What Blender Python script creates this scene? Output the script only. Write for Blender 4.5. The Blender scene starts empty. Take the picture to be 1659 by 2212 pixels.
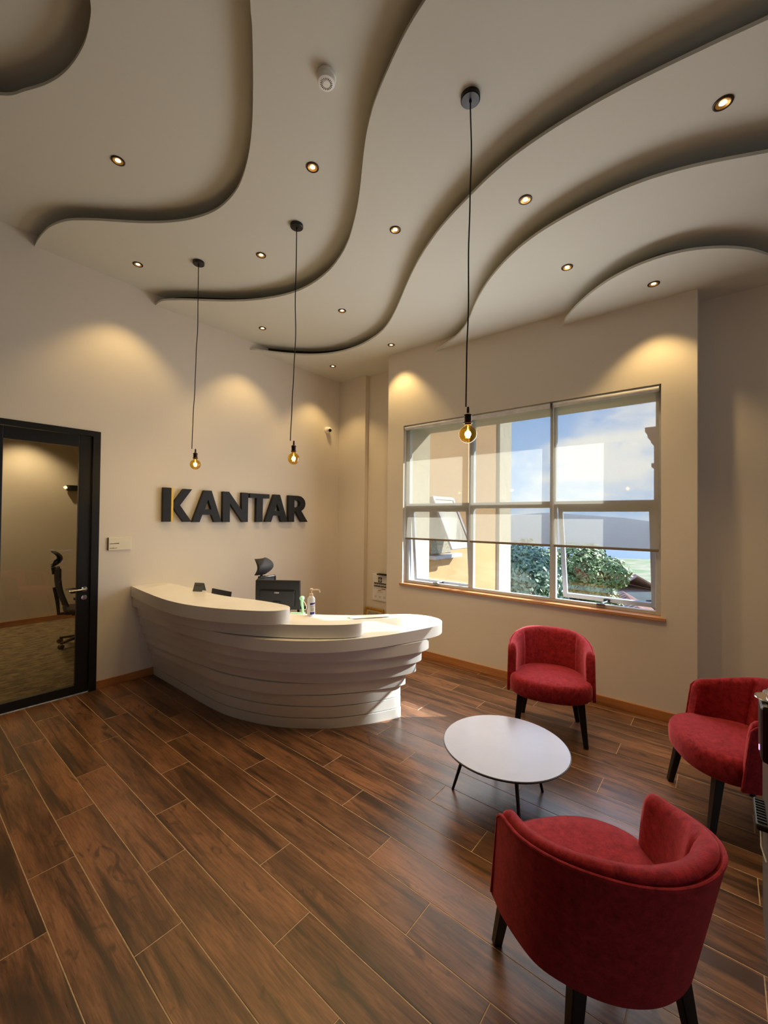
import bpy, bmesh, math, random
from mathutils import Vector, Matrix

random.seed(4)
scene = bpy.context.scene
col = scene.collection

# ------------------------------------------------------------------ camera
cam_d = bpy.data.cameras.new('camera')
cam_d.sensor_fit = 'HORIZONTAL'
cam_d.sensor_width = 36.0
cam_d.lens = 894.0 / 1659.0 * 36.0
cam_d.clip_start = 0.05
cam_d.clip_end = 400
cam = bpy.data.objects.new('camera', cam_d)
col.objects.link(cam)
aL = math.atan(731 / 894.0)
pitch = math.atan(12 / 894.0)
roll = math.atan(0.0103)
fw = Vector((math.cos(aL), math.sin(aL), 0)); rt = Vector((math.sin(aL), -math.cos(aL), 0)); up = Vector((0, 0, 1))
Fv = fw * math.cos(pitch) + up * math.sin(pitch)
Uv = up * math.cos(pitch) - fw * math.sin(pitch)
Rc = rt * math.cos(roll) + Uv * math.sin(roll)
Uc = Uv * math.cos(roll) - rt * math.sin(roll)
cam.matrix_world = Matrix(((Rc.x, Uc.x, -Fv.x, 0), (Rc.y, Uc.y, -Fv.y, 0), (Rc.z, Uc.z, -Fv.z, 1.825), (0, 0, 0, 1)))
scene.camera = cam

# ------------------------------------------------------------------ sky, sun, exposure
scene.view_settings.view_transform = 'Standard'
scene.view_settings.look = 'None'
scene.view_settings.gamma = 1.0
scene.view_settings.use_curve_mapping = False
scene.view_settings.exposure = 0.0
SKY = 2.7
SUN = 17.0
SPOT = 42.0
WINDOW_FILL = 58.0
FILL = 18.0
w = bpy.data.worlds.new('sky'); scene.world = w; w.use_nodes = True
nt = w.node_tree; nt.nodes.clear()
N = nt.nodes.new; Lk = nt.links.new
tc = N('ShaderNodeTexCoord'); sep = N('ShaderNodeSeparateXYZ'); Lk(tc.outputs['Generated'], sep.inputs[0])
ramp = N('ShaderNodeValToRGB'); Lk(sep.outputs['Z'], ramp.inputs[0])
e = ramp.color_ramp.elements
e[0].position = 0.0; e[0].color = (0.44, 0.67, 1.0, 1)
e[1].position = 0.55; e[1].color = (0.10, 0.32, 0.85, 1)
mp = N('ShaderNodeMapping'); mp.inputs['Scale'].default_value = (2.2, 2.2, 5.0); Lk(tc.outputs['Generated'], mp.inputs[0])
nz = N('ShaderNodeTexNoise'); nz.inputs['Scale'].default_value = 1.6; nz.inputs['Detail'].default_value = 7; nz.inputs['Roughness'].default_value = 0.55
Lk(mp.outputs[0], nz.inputs[0])
cr = N('ShaderNodeValToRGB'); Lk(nz.outputs['Fac'], cr.inputs[0])
cr.color_ramp.elements[0].position = 0.50; cr.color_ramp.elements[1].position = 0.66
mx = N('ShaderNodeMix'); mx.data_type = 'RGBA'
Lk(cr.outputs['Color'], mx.inputs[0]); Lk(ramp.outputs['Color'], mx.inputs[6]); mx.inputs[7].default_value = (0.95, 0.95, 0.95, 1)
bg = N('ShaderNodeBackground'); bg.inputs['Strength'].default_value = SKY
Lk(mx.outputs[2], bg.inputs[0]); wo = N('ShaderNodeOutputWorld'); Lk(bg.outputs[0], wo.inputs[0])

sun_d = bpy.data.lights.new('sun', 'SUN'); sun_d.energy = SUN; sun_d.angle = math.radians(0.53); sun_d.color = (1.0, 0.95, 0.86)
sun = bpy.data.objects.new('sun', sun_d); col.objects.link(sun)
SD = Vector((-1, 0.82, -0.79)).normalized()
sun.location = (12, -6, 11)
sun.rotation_euler = SD.to_track_quat('-Z', 'Y').to_euler()

# added area lamp just inside the window, much brighter than the window's own daylight
wl_d = bpy.data.lights.new('added_window_fill', 'AREA'); wl_d.shape = 'RECTANGLE'; wl_d.size = 2.9; wl_d.size_y = 2.1
wl_d.energy = WINDOW_FILL; wl_d.color = (0.93, 0.96, 1.0)
wl = bpy.data.objects.new('added_window_fill', wl_d); col.objects.link(wl)
wl.location = (4.545, 1.917, 2.01); wl.rotation_euler = (math.radians(90), 0, math.radians(90))

fill_lamp_d = bpy.data.lights.new('added_fill', 'AREA'); fill_lamp_d.shape = 'RECTANGLE'; fill_lamp_d.size = 2.0; fill_lamp_d.size_y = 1.2  # added fill lamp behind the camera, brightens the desk front
fill_lamp_d.energy = FILL; fill_lamp_d.color = (1.0, 0.90, 0.76)
fill_lamp = bpy.data.objects.new('added_fill', fill_lamp_d); col.objects.link(fill_lamp)
fill_lamp.location = (0.5, -5.19, 1.55); fill_lamp.rotation_euler = (math.radians(90), 0, 0)

cy = scene.cycles
cy.max_bounces = 10; cy.diffuse_bounces = 6; cy.glossy_bounces = 4; cy.transmission_bounces = 6; cy.transparent_max_bounces = 16
cy.sample_clamp_indirect = 6.0
cy.caustics_reflective = False; cy.caustics_refractive = False

# ------------------------------------------------------------------ materials
def srgb(r, g, b):
    f = lambda c: (c / 12.92) if c <= 0.04045 else ((c + 0.055) / 1.055) ** 2.4
    return (f(r / 255), f(g / 255), f(b / 255), 1)

def mat(name, color, rough=0.5, metal=0.0, spec=0.5, sheen=0.0, coat=0.0, noise=None, bump=None, emit=None):
    """plain principled material; noise=(scale, second colour, low, high); bump=(scale, strength)"""
    m = bpy.data.materials.new(name); m.use_nodes = True
    n = m.node_tree; b = n.nodes['Principled BSDF']
    b.inputs['Base Color'].default_value = color
    b.inputs['Roughness'].default_value = rough
    b.inputs['Metallic'].default_value = metal
    b.inputs['Specular IOR Level'].default_value = spec
    if sheen:
        b.inputs['Sheen Weight'].default_value = sheen; b.inputs['Sheen Roughness'].default_value = 0.4
        b.inputs['Sheen Tint'].default_value = (min(1, color[0] * 3.2 + 0.1), color[1] * 3 + 0.08, color[2] * 3 + 0.1, 1)
    if coat:
        b.inputs['Coat Weight'].default_value = coat; b.inputs['Coat Roughness'].default_value = 0.08
    if emit:
        b.inputs['Emission Color'].default_value = emit[0]; b.inputs['Emission Strength'].default_value = emit[1]
    if noise or bump:
        t = n.nodes.new('ShaderNodeTexCoord')
    if noise:
        q = n.nodes.new('ShaderNodeTexNoise'); q.inputs['Scale'].default_value = noise[0]; q.inputs['Detail'].default_value = 6
        n.links.new(t.outputs['Object'], q.inputs[0])
        r = n.nodes.new('ShaderNodeValToRGB'); n.links.new(q.outputs['Fac'], r.inputs[0])
        r.color_ramp.elements[0].position = noise[2]; r.color_ramp.elements[1].position = noise[3]
        r.color_ramp.elements[0].color = color; r.color_ramp.elements[1].color = noise[1]
        n.links.new(r.outputs[0], b.inputs['Base Color'])
    if bump:
        q = n.nodes.new('ShaderNodeTexNoise'); q.inputs['Scale'].default_value = bump[0]; q.inputs['Detail'].default_value = 4
        n.links.new(t.outputs['Object'], q.inputs[0])
        u = n.nodes.new('ShaderNodeBump'); u.inputs['Strength'].default_value = bump[1]; u.inputs['Distance'].default_value = 0.01
        n.links.new(q.outputs['Fac'], u.inputs['Height']); n.links.new(u.outputs[0], b.inputs['Normal'])
    return m

M = {}
M['wall'] = mat('wall_paint', srgb(226, 217, 204), 0.75, spec=0.2, bump=(90, 0.04))
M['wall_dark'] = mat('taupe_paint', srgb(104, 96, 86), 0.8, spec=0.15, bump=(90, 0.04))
M['ceil'] = mat('ceiling_paint', srgb(214, 213, 202), 0.85, spec=0.15, bump=(60, 0.03))
M['lip'] = mat('ceiling_edge_paint', srgb(206, 196, 182), 0.8, spec=0.15)
M['cove'] = mat('cove_painted_shade', srgb(64, 55, 44), 0.9, spec=0.1, noise=(6, srgb(58, 49, 38), 0.3, 0.7))  # dark fascia colour, with the shade of the recess painted in
M['grout'] = mat('grout', srgb(196, 170, 138), 0.8, noise=(40, srgb(172, 146, 116), 0.35, 0.7))
M['desk'] = mat('desk_white', srgb(238, 237, 235), 0.26, spec=0.5, noise=(3, srgb(232, 231, 228), 0.3, 0.7))
M['black'] = mat('black_paint', srgb(18, 18, 19), 0.35, spec=0.4, noise=(30, srgb(24, 24, 25), 0.3, 0.7))
M['sign'] = mat('sign_black', srgb(30, 30, 32), 0.5, spec=0.25, noise=(12, srgb(36, 36, 38), 0.3, 0.7))
M['gold'] = mat('gold_strip', srgb(222, 178, 58), 0.35, metal=0.35, noise=(20, srgb(212, 168, 50), 0.3, 0.7))
M['chrome'] = mat('chrome', (0.8, 0.8, 0.8, 1), 0.15, metal=1.0, noise=(14, (0.7, 0.7, 0.7, 1), 0.3, 0.7))
M['alu'] = mat('window_aluminium', srgb(186, 192, 202), 0.42, metal=0.1, noise=(25, srgb(194, 200, 208), 0.3, 0.7))
M['white'] = mat('white_plastic', srgb(246, 245, 241), 0.4, noise=(10, srgb(242, 241, 236), 0.3, 0.7))
M['dark'] = mat('dark_slot', srgb(14, 13, 12), 0.7, noise=(20, srgb(18, 17, 16), 0.3, 0.7))
M['bronze'] = mat('dark_bronze', srgb(52, 34, 24), 0.35, metal=0.6, noise=(40, srgb(66, 44, 30), 0.3, 0.7))
M['cord'] = mat('black_cord', srgb(14, 14, 14), 0.7, noise=(200, srgb(20, 20, 20), 0.3, 0.7))
M['tube'] = mat('blind_tube', srgb(240, 240, 240), 0.3, metal=0.0, noise=(10, srgb(216, 216, 218), 0.3, 0.7))
M['bar'] = mat('blind_bar', srgb(126, 114, 100), 0.6, noise=(20, srgb(120, 108, 94), 0.3, 0.7))
M['tabletop'] = mat('table_laminate', srgb(146, 142, 156), 0.22, spec=0.5, noise=(5, srgb(140, 136, 150), 0.3, 0.7))
M['mesh'] = mat('black_chair_mesh', srgb(40, 37, 42), 0.75, noise=(160, srgb(22, 21, 24), 0.35, 0.65))
M['screen'] = mat('monitor_shell', srgb(16, 17, 21), 0.4, noise=(20, srgb(22, 23, 27), 0.3, 0.7))
M['silver'] = mat('silver_badge', srgb(205, 207, 208), 0.3, metal=0.5, noise=(30, srgb(190, 192, 194), 0.3, 0.7))
M['mint'] = mat('mint_plastic', srgb(170, 232, 190), 0.4, noise=(10, srgb(180, 236, 198), 0.3, 0.7))
M['bottle'] = mat('bottle_plastic', srgb(232, 234, 240), 0.25, noise=(6, srgb(226, 228, 236), 0.3, 0.7))
M['pump'] = mat('pump_plastic', srgb(240, 214, 186), 0.4, noise=(6, srgb(236, 208, 180), 0.3, 0.7))
M['blue'] = mat('label_blue', srgb(26, 30, 128), 0.5, noise=(30, srgb(32, 36, 136), 0.3, 0.7))
M['paper'] = mat('paper', srgb(232, 232, 230), 0.6, noise=(10, srgb(226, 226, 224), 0.3, 0.7))
M['ink'] = mat('grey_ink', srgb(70, 64, 54), 0.7, noise=(60, srgb(90, 84, 72), 0.3, 0.7))
M['inklight'] = mat('light_grey_ink', srgb(168, 164, 158), 0.7, noise=(60, srgb(186, 182, 176), 0.3, 0.7))
M['red_ink'] = mat('red_ink', srgb(176, 70, 74), 0.7, noise=(60, srgb(190, 90, 92), 0.3, 0.7))
M['card'] = mat('grey_card', srgb(134, 138, 142), 0.5, noise=(10, srgb(124, 128, 132), 0.3, 0.7))
M['plaque'] = mat('plaque_cream', srgb(232, 226, 204), 0.5, noise=(10, srgb(228, 220, 198), 0.3, 0.7))
M['frame_gold'] = mat('frame_gilt', srgb(206, 160, 66), 0.3, metal=0.6, noise=(50, srgb(170, 120, 44), 0.35, 0.65))
M['mount'] = mat('picture_mount', srgb(206, 176, 120), 0.6, noise=(10, srgb(196, 166, 110), 0.3, 0.7))
M['picture'] = mat('picture_print', srgb(120, 118, 112), 0.4, noise=(9, srgb(176, 168, 152), 0.4, 0.6))
M['reflector'] = mat('downlight_reflector', srgb(226, 168, 84), 0.3, metal=0.6, noise=(30, srgb(236, 184, 100), 0.3, 0.7))
M['lamp'] = mat('lamp_glow', (1, 0.86, 0.6, 1), 0.5, emit=((1, 0.72, 0.36, 1), 9.0))
M['filament'] = mat('filament_glow', (1, 0.9, 0.7, 1), 0.5, emit=((1, 0.82, 0.45, 1), 26.0))
M['led'] = mat('violet_led', (0.5, 0.3, 1, 1), 0.5, emit=((0.4, 0.2, 1, 1), 3.0))
M['orange'] = mat('orange_render', srgb(160, 120, 76), 0.85, noise=(1.2, srgb(166, 128, 84), 0.35, 0.65))
M['cream'] = mat('cream_render', srgb(182, 172, 150), 0.85, noise=(1.5, srgb(176, 166, 144), 0.35, 0.65))
M['rail_white'] = mat('exterior_white', srgb(150, 150, 160), 0.6, noise=(5, srgb(142, 142, 152), 0.3, 0.7))
M['bark'] = mat('bark', srgb(92, 76, 60), 0.9, noise=(6, srgb(66, 54, 42), 0.35, 0.65))
M['leaf_a'] = mat('leaves_mid_green', srgb(92, 118, 66), 0.6, noise=(1.2, srgb(118, 136, 76), 0.35, 0.65))
M['leaf_b'] = mat('leaves_yellow_green', srgb(128, 142, 72), 0.6, noise=(1.2, srgb(150, 154, 90), 0.35, 0.65))
M['leaf_c'] = mat('leaves_blue_green', srgb(86, 112, 92), 0.6, noise=(1.2, srgb(116, 134, 106), 0.35, 0.65))
M['ground'] = mat('lawn', srgb(96, 112, 66), 0.9, noise=(0.25, srgb(136, 128, 102), 0.4, 0.62))
M['roof'] = mat('roof_tile', srgb(150, 104, 88), 0.85, noise=(0.8, srgb(166, 138, 120), 0.35, 0.65))
M['house'] = mat('house_wall', srgb(170, 164, 152), 0.85, noise=(0.6, srgb(162, 156, 144), 0.35, 0.65))
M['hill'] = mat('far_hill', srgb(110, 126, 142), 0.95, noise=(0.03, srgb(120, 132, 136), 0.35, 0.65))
M['brick'] = mat('red_brick', srgb(120, 72, 60), 0.85, noise=(2.5, srgb(104, 60, 50), 0.35, 0.65))
M['obscure'] = mat('obscure_glass', srgb(110, 104, 86), 0.3, noise=(60, srgb(150, 142, 118), 0.4, 0.6), bump=(60, 0.4))
M['beige_top'] = mat('dispenser_top', srgb(150, 132, 120), 0.12, noise=(4, srgb(156, 138, 126), 0.3, 0.7))
M['cabinet'] = mat('dispenser_grey', srgb(92, 84, 74), 0.45, noise=(6, srgb(84, 76, 66), 0.3, 0.7))
M['rubber'] = mat('black_rubber', srgb(22, 23, 23), 0.6, noise=(30, srgb(30, 31, 31), 0.3, 0.7))

def wood(name, dark, mid, light, rough, grain_axis='Y', per_object=True, streak=1.0, bumpy=0.12):
    m = bpy.data.materials.new(name); m.use_nodes = True
    n = m.node_tree; b = n.nodes['Principled BSDF']; nn = n.nodes.new; lk = n.links.new
    t = nn('ShaderNodeTexCoord'); mpn = nn('ShaderNodeMapping')
    s = {'X': (0.7, 9, 9), 'Y': (9, 0.7, 9)}[grain_axis]
    mpn.inputs['Scale'].default_value = s
    if per_object:
        oi = nn('ShaderNodeObjectInfo'); mul = nn('ShaderNodeVectorMath'); mul.operation = 'SCALE'
        cmb = nn('ShaderNodeCombineXYZ')
        for i in range(3): lk(oi.outputs['Random'], cmb.inputs[i])
        lk(cmb.outputs[0], mul.inputs[0]); mul.inputs['Scale'].default_value = 37.0
        add = nn('ShaderNodeVectorMath'); add.operation = 'ADD'
        lk(t.outputs['Object'], add.inputs[0]); lk(mul.outputs[0], add.inputs[1]); lk(add.outputs[0], mpn.inputs[0])
    else:
        lk(t.outputs['Object'], mpn.inputs[0])
    broad = nn('ShaderNodeTexNoise'); broad.inputs['Scale'].default_value = 1.15; broad.inputs['Detail'].default_value = 3; broad.inputs['Distortion'].default_value = 0.6
    fine = nn('ShaderNodeTexNoise'); fine.inputs['Scale'].default_value = 6.5; fine.inputs['Detail'].default_value = 8; fine.inputs['Roughness'].default_value = 0.7
    lk(mpn.outputs[0], broad.inputs[0]); lk(mpn.outputs[0], fine.inputs[0])
    ad = nn('ShaderNodeMath'); ad.operation = 'MULTIPLY_ADD'; lk(fine.outputs['Fac'], ad.inputs[0]); ad.inputs[1].default_value = 0.55
    lk(broad.outputs['Fac'], ad.inputs[2])
    r = nn('ShaderNodeValToRGB'); lk(ad.outputs[0], r.inputs[0])
    el = r.color_ramp.elements
    el[0].position = 0.58 - 0.06 * streak; el[0].color = dark
    el[1].position = 0.98; el[1].color = light
    k = el.new(0.72); k.color = mid
    hs = nn('ShaderNodeHueSaturation'); lk(r.outputs[0], hs.inputs['Color'])
    if per_object:
        mr = nn('ShaderNodeMapRange'); lk(oi.outputs['Random'], mr.inputs[0]); mr.inputs[3].default_value = 0.82; mr.inputs[4].default_value = 1.18
        lk(mr.outputs[0], hs.inputs['Value'])
    lk(hs.outputs[0], b.inputs['Base Color'])
    rr = nn('ShaderNodeMapRange'); lk(fine.outputs['Fac'], rr.inputs[0]); rr.inputs[3].default_value = rough - 0.05; rr.inputs[4].default_value = rough + 0.1
    lk(rr.outputs[0], b.inputs['Roughness'])
    u = nn('ShaderNodeBump'); u.inputs['Strength'].default_value = bumpy; u.inputs['Distance'].default_value = 0.004
    lk(fine.outputs['Fac'], u.inputs['Height']); lk(u.outputs[0], b.inputs['Normal'])
    return m

def plank_wood():
    m = bpy.data.materials.new('plank_tile'); m.use_nodes = True
    n = m.node_tree; b = n.nodes['Principled BSDF']; nn = n.nodes.new; lk = n.links.new
    t = nn('ShaderNodeTexCoord'); oi = nn('ShaderNodeObjectInfo')
    cmb = nn('ShaderNodeCombineXYZ'); [lk(oi.outputs['Random'], cmb.inputs[i]) for i in range(3)]
    mul = nn('ShaderNodeVectorMath'); mul.operation = 'SCALE'; lk(cmb.outputs[0], mul.inputs[0]); mul.inputs['Scale'].default_value = 53.0
    add = nn('ShaderNodeVectorMath'); add.operation = 'ADD'; lk(t.outputs['Object'], add.inputs[0]); lk(mul.outputs[0], add.inputs[1])
    def noise(scale, sc, det, rough, dist=0.0):
        mp_ = nn('ShaderNodeMapping'); mp_.inputs['Scale'].default_value = scale; lk(add.outputs[0], mp_.inputs[0])
        q = nn('ShaderNodeTexNoise'); q.inputs['Scale'].default_value = sc; q.inputs['Detail'].default_value = det; q.inputs['Roughness'].default_value = rough; q.inputs['Distortion'].default_value = dist
        lk(mp_.outputs[0], q.inputs[0]); return q
    def ramp2(q, p0, c0, p1, c1):
        r = nn('ShaderNodeValToRGB'); lk(q.outputs['Fac'], r.inputs[0]); r.color_ramp.elements[0].position = p0; r.color_ramp.elements[0].color = c0
        r.color_ramp.elements[1].position = p1; r.color_ramp.elements[1].color = c1; return r
    def mixc(f, a, b_, mode='MIX'):
        x = nn('ShaderNodeMix'); x.data_type = 'RGBA'; x.blend_type = mode
        if hasattr(f, 'links'): lk(f, x.inputs[0])
        else: x.inputs[0].default_value = f
        lk(a, x.inputs[6]); lk(b_, x.inputs[7]); return x.outputs[2]
    tone = ramp2(noise((3.5, 0.9, 1), 1.3, 4, 0.6, 0.5), 0.34, srgb(96, 66, 48), 0.66, srgb(152, 107, 77))
    grain = ramp2(noise((34, 2.2, 1), 3.0, 8, 0.75, 0.3), 0.34, (0.36, 0.33, 0.31, 1), 0.60, (1.06, 1.05, 1.03, 1))
    streak = ramp2(noise((11, 0.75, 1), 1.1, 5, 0.62, 1.1), 0.49, (0, 0, 0, 1), 0.63, (1, 1, 1, 1))
    knots = ramp2(noise((7, 2.6, 1), 1.9, 3, 0.5, 1.4), 0.62, (0, 0, 0, 1), 0.72, (1, 1, 1, 1))
    dk = nn('ShaderNodeRGB'); dk.outputs[0].default_value = srgb(56, 42, 33)
    c = mixc(0.75, tone.outputs[0], grain.outputs[0], 'MULTIPLY')
    f1 = nn('ShaderNodeMath'); f1.operation = 'MULTIPLY'; lk(streak.outputs[0], f1.inputs[0]); f1.inputs[1].default_value = 0.85
    c = mixc(f1.outputs[0], c, dk.outputs[0])
    f2 = nn('ShaderNodeMath'); f2.operation = 'MULTIPLY'; lk(knots.outputs[0], f2.inputs[0]); f2.inputs[1].default_value = 0.7
    c = mixc(f2.outputs[0], c, dk.outputs[0])
    hs = nn('ShaderNodeHueSaturation'); lk(c, hs.inputs['Color'])
    mr = nn('ShaderNodeMapRange'); lk(oi.outputs['Random'], mr.inputs[0]); mr.inputs[3].default_value = 0.88; mr.inputs[4].default_value = 1.14
    lk(mr.outputs[0], hs.inputs['Value']); lk(hs.outputs[0], b.inputs['Base Color'])
    g = noise((34, 2.2, 1), 3.0, 8, 0.75, 0.3)
    rr = nn('ShaderNodeMapRange'); lk(g.outputs['Fac'], rr.inputs[0]); rr.inputs[3].default_value = 0.22; rr.inputs[4].default_value = 0.38
    lk(rr.outputs[0], b.inputs['Roughness']); b.inputs['Specular IOR Level'].default_value = 0.5
    u = nn('ShaderNodeBump'); u.inputs['Strength'].default_value = 0.10; u.inputs['Distance'].default_value = 0.003
    lk(g.outputs['Fac'], u.inputs['Height']); lk(u.outputs[0], b.inputs['Normal'])
    return m
M['plank'] = plank_wood()
M['skirt'] = wood('skirting_wood', srgb(136, 82, 40), srgb(168, 108, 58), srgb(190, 130, 76), 0.45, 'Y', False, 0.4)
M['skirtx'] = wood('skirting_wood_x', srgb(136, 82, 40), srgb(168, 108, 58), srgb(190, 130, 76), 0.45, 'X', False, 0.4)
M['sill'] = wood('sill_wood', srgb(150, 98, 58), srgb(184, 130, 84), srgb(204, 154, 106), 0.4, 'Y', False, 0.4)

def velvet():
    m = bpy.data.materials.new('red_velvet'); m.use_nodes = True
    n = m.node_tree; b = n.nodes['Principled BSDF']; nn = n.nodes.new; lk = n.links.new
    t = nn('ShaderNodeTexCoord')
    a = nn('ShaderNodeTexNoise'); a.inputs['Scale'].default_value = 30; a.inputs['Detail'].default_value = 9; a.inputs['Roughness'].default_value = 0.78; a.inputs['Distortion'].default_value = 0.25
    lk(t.outputs['Object'], a.inputs[0])
    r = nn('ShaderNodeValToRGB'); lk(a.outputs['Fac'], r.inputs[0])
    r.color_ramp.elements[0].position = 0.34; r.color_ramp.elements[0].color = srgb(104, 18, 26)
    r.color_ramp.elements[1].position = 0.66; r.color_ramp.elements[1].color = srgb(168, 44, 54)
    lk(r.outputs[0], b.inputs['Base Color'])
    b.inputs['Roughness'].default_value = 0.85; b.inputs['Specular IOR Level'].default_value = 0.15
    b.inputs['Sheen Weight'].default_value = 0.9; b.inputs['Sheen Roughness'].default_value = 0.4
    b.inputs['Sheen Tint'].default_value = (1.0, 0.22, 0.26, 1)
    f = nn('ShaderNodeTexNoise'); f.inputs['Scale'].default_value = 260; f.inputs['Detail'].default_value = 2; lk(t.outputs['Object'], f.inputs[0])
    u = nn('ShaderNodeBump'); u.inputs['Strength'].default_value = 0.25; u.inputs['Distance'].default_value = 0.003
    lk(f.outputs['Fac'], u.inputs['Height']); lk(u.outputs[0], b.inputs['Normal'])
    return m
M['velvet'] = velvet()

def carpet():
    m = bpy.data.materials.new('office_carpet'); m.use_nodes = True
    n = m.node_tree; b = n.nodes['Principled BSDF']; nn = n.nodes.new; lk = n.links.new
    t = nn('ShaderNodeTexCoord'); mpn = nn('ShaderNodeMapping'); mpn.inputs['Scale'].default_value = (3, 9, 3); lk(t.outputs['Object'], mpn.inputs[0])
    a = nn('ShaderNodeTexNoise'); a.inputs['Scale'].default_value = 2.2; a.inputs['Detail'].default_value = 9; a.inputs['Roughness'].default_value = 0.75; lk(mpn.outputs[0], a.inputs[0])
    r = nn('ShaderNodeValToRGB'); lk(a.outputs['Fac'], r.inputs[0])
    r.color_ramp.elements[0].position = 0.42; r.color_ramp.elements[0].color = srgb(92, 82, 68)
    r.color_ramp.elements[1].position = 0.6; r.color_ramp.elements[1].color = srgb(160, 142, 106)
    lk(r.outputs[0], b.inputs['Base Color']); b.inputs['Roughness'].default_value = 0.95
    return m
M['carpet'] = carpet()

def glass(name, tint, refl=0.06):
    m = bpy.data.materials.new(name); m.use_nodes = True
    n = m.node_tree; n.nodes.clear(); nn = n.nodes.new; lk = n.links.new
    tr = nn('ShaderNodeBsdfTransparent'); tr.inputs[0].default_value = tint
    g = nn('ShaderNodeBsdfGlossy'); g.inputs['Roughness'].default_value = 0.02
    lw = nn('ShaderNodeLayerWeight'); lw.inputs[0].default_value = 0.5
    pw = nn('ShaderNodeMath'); pw.operation = 'POWER'; lk(lw.outputs['Facing'], pw.inputs[0]); pw.inputs[1].default_value = 5.0
    mr = nn('ShaderNodeMath'); mr.operation = 'MULTIPLY_ADD'; lk(pw.outputs[0], mr.inputs[0]); mr.inputs[1].default_value = 1.0 - refl; mr.inputs[2].default_value = refl
    x = nn('ShaderNodeMixShader'); lk(mr.outputs[0], x.inputs[0]); lk(tr.outputs[0], x.inputs[1]); lk(g.outputs[0], x.inputs[2])
    o = nn('ShaderNodeOutputMaterial'); lk(x.outputs[0], o.inputs[0])
    return m
M['glass'] = glass('window_glass', (0.93, 0.96, 0.96, 1), 0.05)
M['sash_glass'] = glass('sash_glass', (0.92, 0.96, 0.98, 1), 0.06)
M['door_glass'] = glass('door_glass', (0.90, 0.90, 0.88, 1), 0.07)
M['amber'] = glass('amber_glass', (0.86, 0.66, 0.20, 1), 0.07)

def blind_cloth():
    m = bpy.data.materials.new('screen_fabric'); m.use_nodes = True
    n = m.node_tree; n.nodes.clear(); nn = n.nodes.new; lk = n.links.new
    tr = nn('ShaderNodeBsdfTransparent'); tr.inputs[0].default_value = (1, 0.99, 0.97, 1)
    d = nn('ShaderNodeBsdfDiffuse'); d.inputs[0].default_value = srgb(206, 198, 184)
    tl = nn('ShaderNodeBsdfTranslucent'); tl.inputs[0].default_value = srgb(146, 144, 135)
    t = nn('ShaderNodeTexCoord'); wv = nn('ShaderNodeTexNoise'); wv.inputs['Scale'].default_value = 90; lk(t.outputs['Object'], wv.inputs[0])
    mr = nn('ShaderNodeMapRange'); lk(wv.outputs['Fac'], mr.inputs[0]); mr.inputs[3].default_value = 0.29; mr.inputs[4].default_value = 0.34
    a = nn('ShaderNodeMixShader'); a.inputs[0].default_value = 0.5; lk(d.outputs[0], a.inputs[1]); lk(tl.outputs[0], a.inputs[2])
    x = nn('ShaderNodeMixShader'); lk(mr.outputs[0], x.inputs[0]); lk(a.outputs[0], x.inputs[1]); lk(tr.outputs[0], x.inputs[2])
    o = nn('ShaderNodeOutputMaterial'); lk(x.outputs[0], o.inputs[0])
    return m
M['blind'] = blind_cloth()

# ------------------------------------------------------------------ helpers
def link(name, bm, m, parent=None, smooth=False, loc=None):
    me = bpy.data.meshes.new(name); bmesh.ops.recalc_face_normals(bm, faces=bm.faces); bm.to_mesh(me); bm.free()
    for k in (m if isinstance(m, (list, tuple)) else [m]):
        me.materials.append(M[k])
    if smooth:
        for p in me.polygons: p.use_smooth = True
        me.set_sharp_from_angle(angle=math.radians(42))
    o = bpy.data.objects.new(name, me); col.objects.link(o)
    if loc is not None: o.location = loc
    if parent: o.parent = parent
    return o

def tag(o, label=None, cat=None, group=None, kind=None):
    if label: o['label'] = label
    if cat: o['category'] = cat
    if group: o['group'] = group
    if kind: o['kind'] = kind
    return o

def thing(name, label, cat, loc=(0, 0, 0), rz=0.0, group=None):
    o = bpy.data.objects.new(name, None); col.objects.link(o)
    o.empty_display_size = 0.1; o.location = loc; o.rotation_euler = (0, 0, rz)
    return tag(o, label, cat, group)

def struct(name, bm, m, label=None, smooth=False):
    o = link(name, bm, m, smooth=smooth); return tag(o, label, None, None, 'structure')

def struct_empty(name, label=None):
    o = bpy.data.objects.new(name, None); col.objects.link(o); return tag(o, label, None, None, 'structure')

def copy_tree(o, parent=None):
    c = o.copy(); col.objects.link(c)
    if parent: c.parent = parent
    for ch in o.children: copy_tree(ch, c)
    return c

def box(bm, x0, x1, y0, y1, z0, z1, bev=0.0):
    v = [bm.verts.new(p) for p in ((x0, y0, z0), (x1, y0, z0), (x1, y1, z0), (x0, y1, z0), (x0, y0, z1), (x1, y0, z1), (x1, y1, z1), (x0, y1, z1))]
    f = [bm.faces.new([v[i] for i in q]) for q in ((3, 2, 1, 0), (4, 5, 6, 7), (0, 1, 5, 4), (1, 2, 6, 5), (2, 3, 7, 6), (3, 0, 4, 7))]
    if bev:
        ed = list({e for q in f for e in q.edges})
        bmesh.ops.bevel(bm, geom=ed, offset=bev, segments=2, affect='EDGES', profile=0.5)
    return bm

def nb(): return bmesh.new()

def prism(bm, pts, z0, z1, bev=0.0, seg=2):
    a = [bm.verts.new((p[0], p[1], z0)) for p in pts]; b = [bm.verts.new((p[0], p[1], z1)) for p in pts]
    n = len(pts); fs = [bm.faces.new(list(reversed(a))), bm.faces.new(b)]
    for i in range(n): fs.append(bm.faces.new((a[i], a[(i + 1) % n], b[(i + 1) % n], b[i])))
    if bev:
        ed = list(fs[0].edges) + list(fs[1].edges)
        bmesh.ops.bevel(bm, geom=ed, offset=bev, segments=seg, affect='EDGES', profile=0.5)
    return bm

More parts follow.
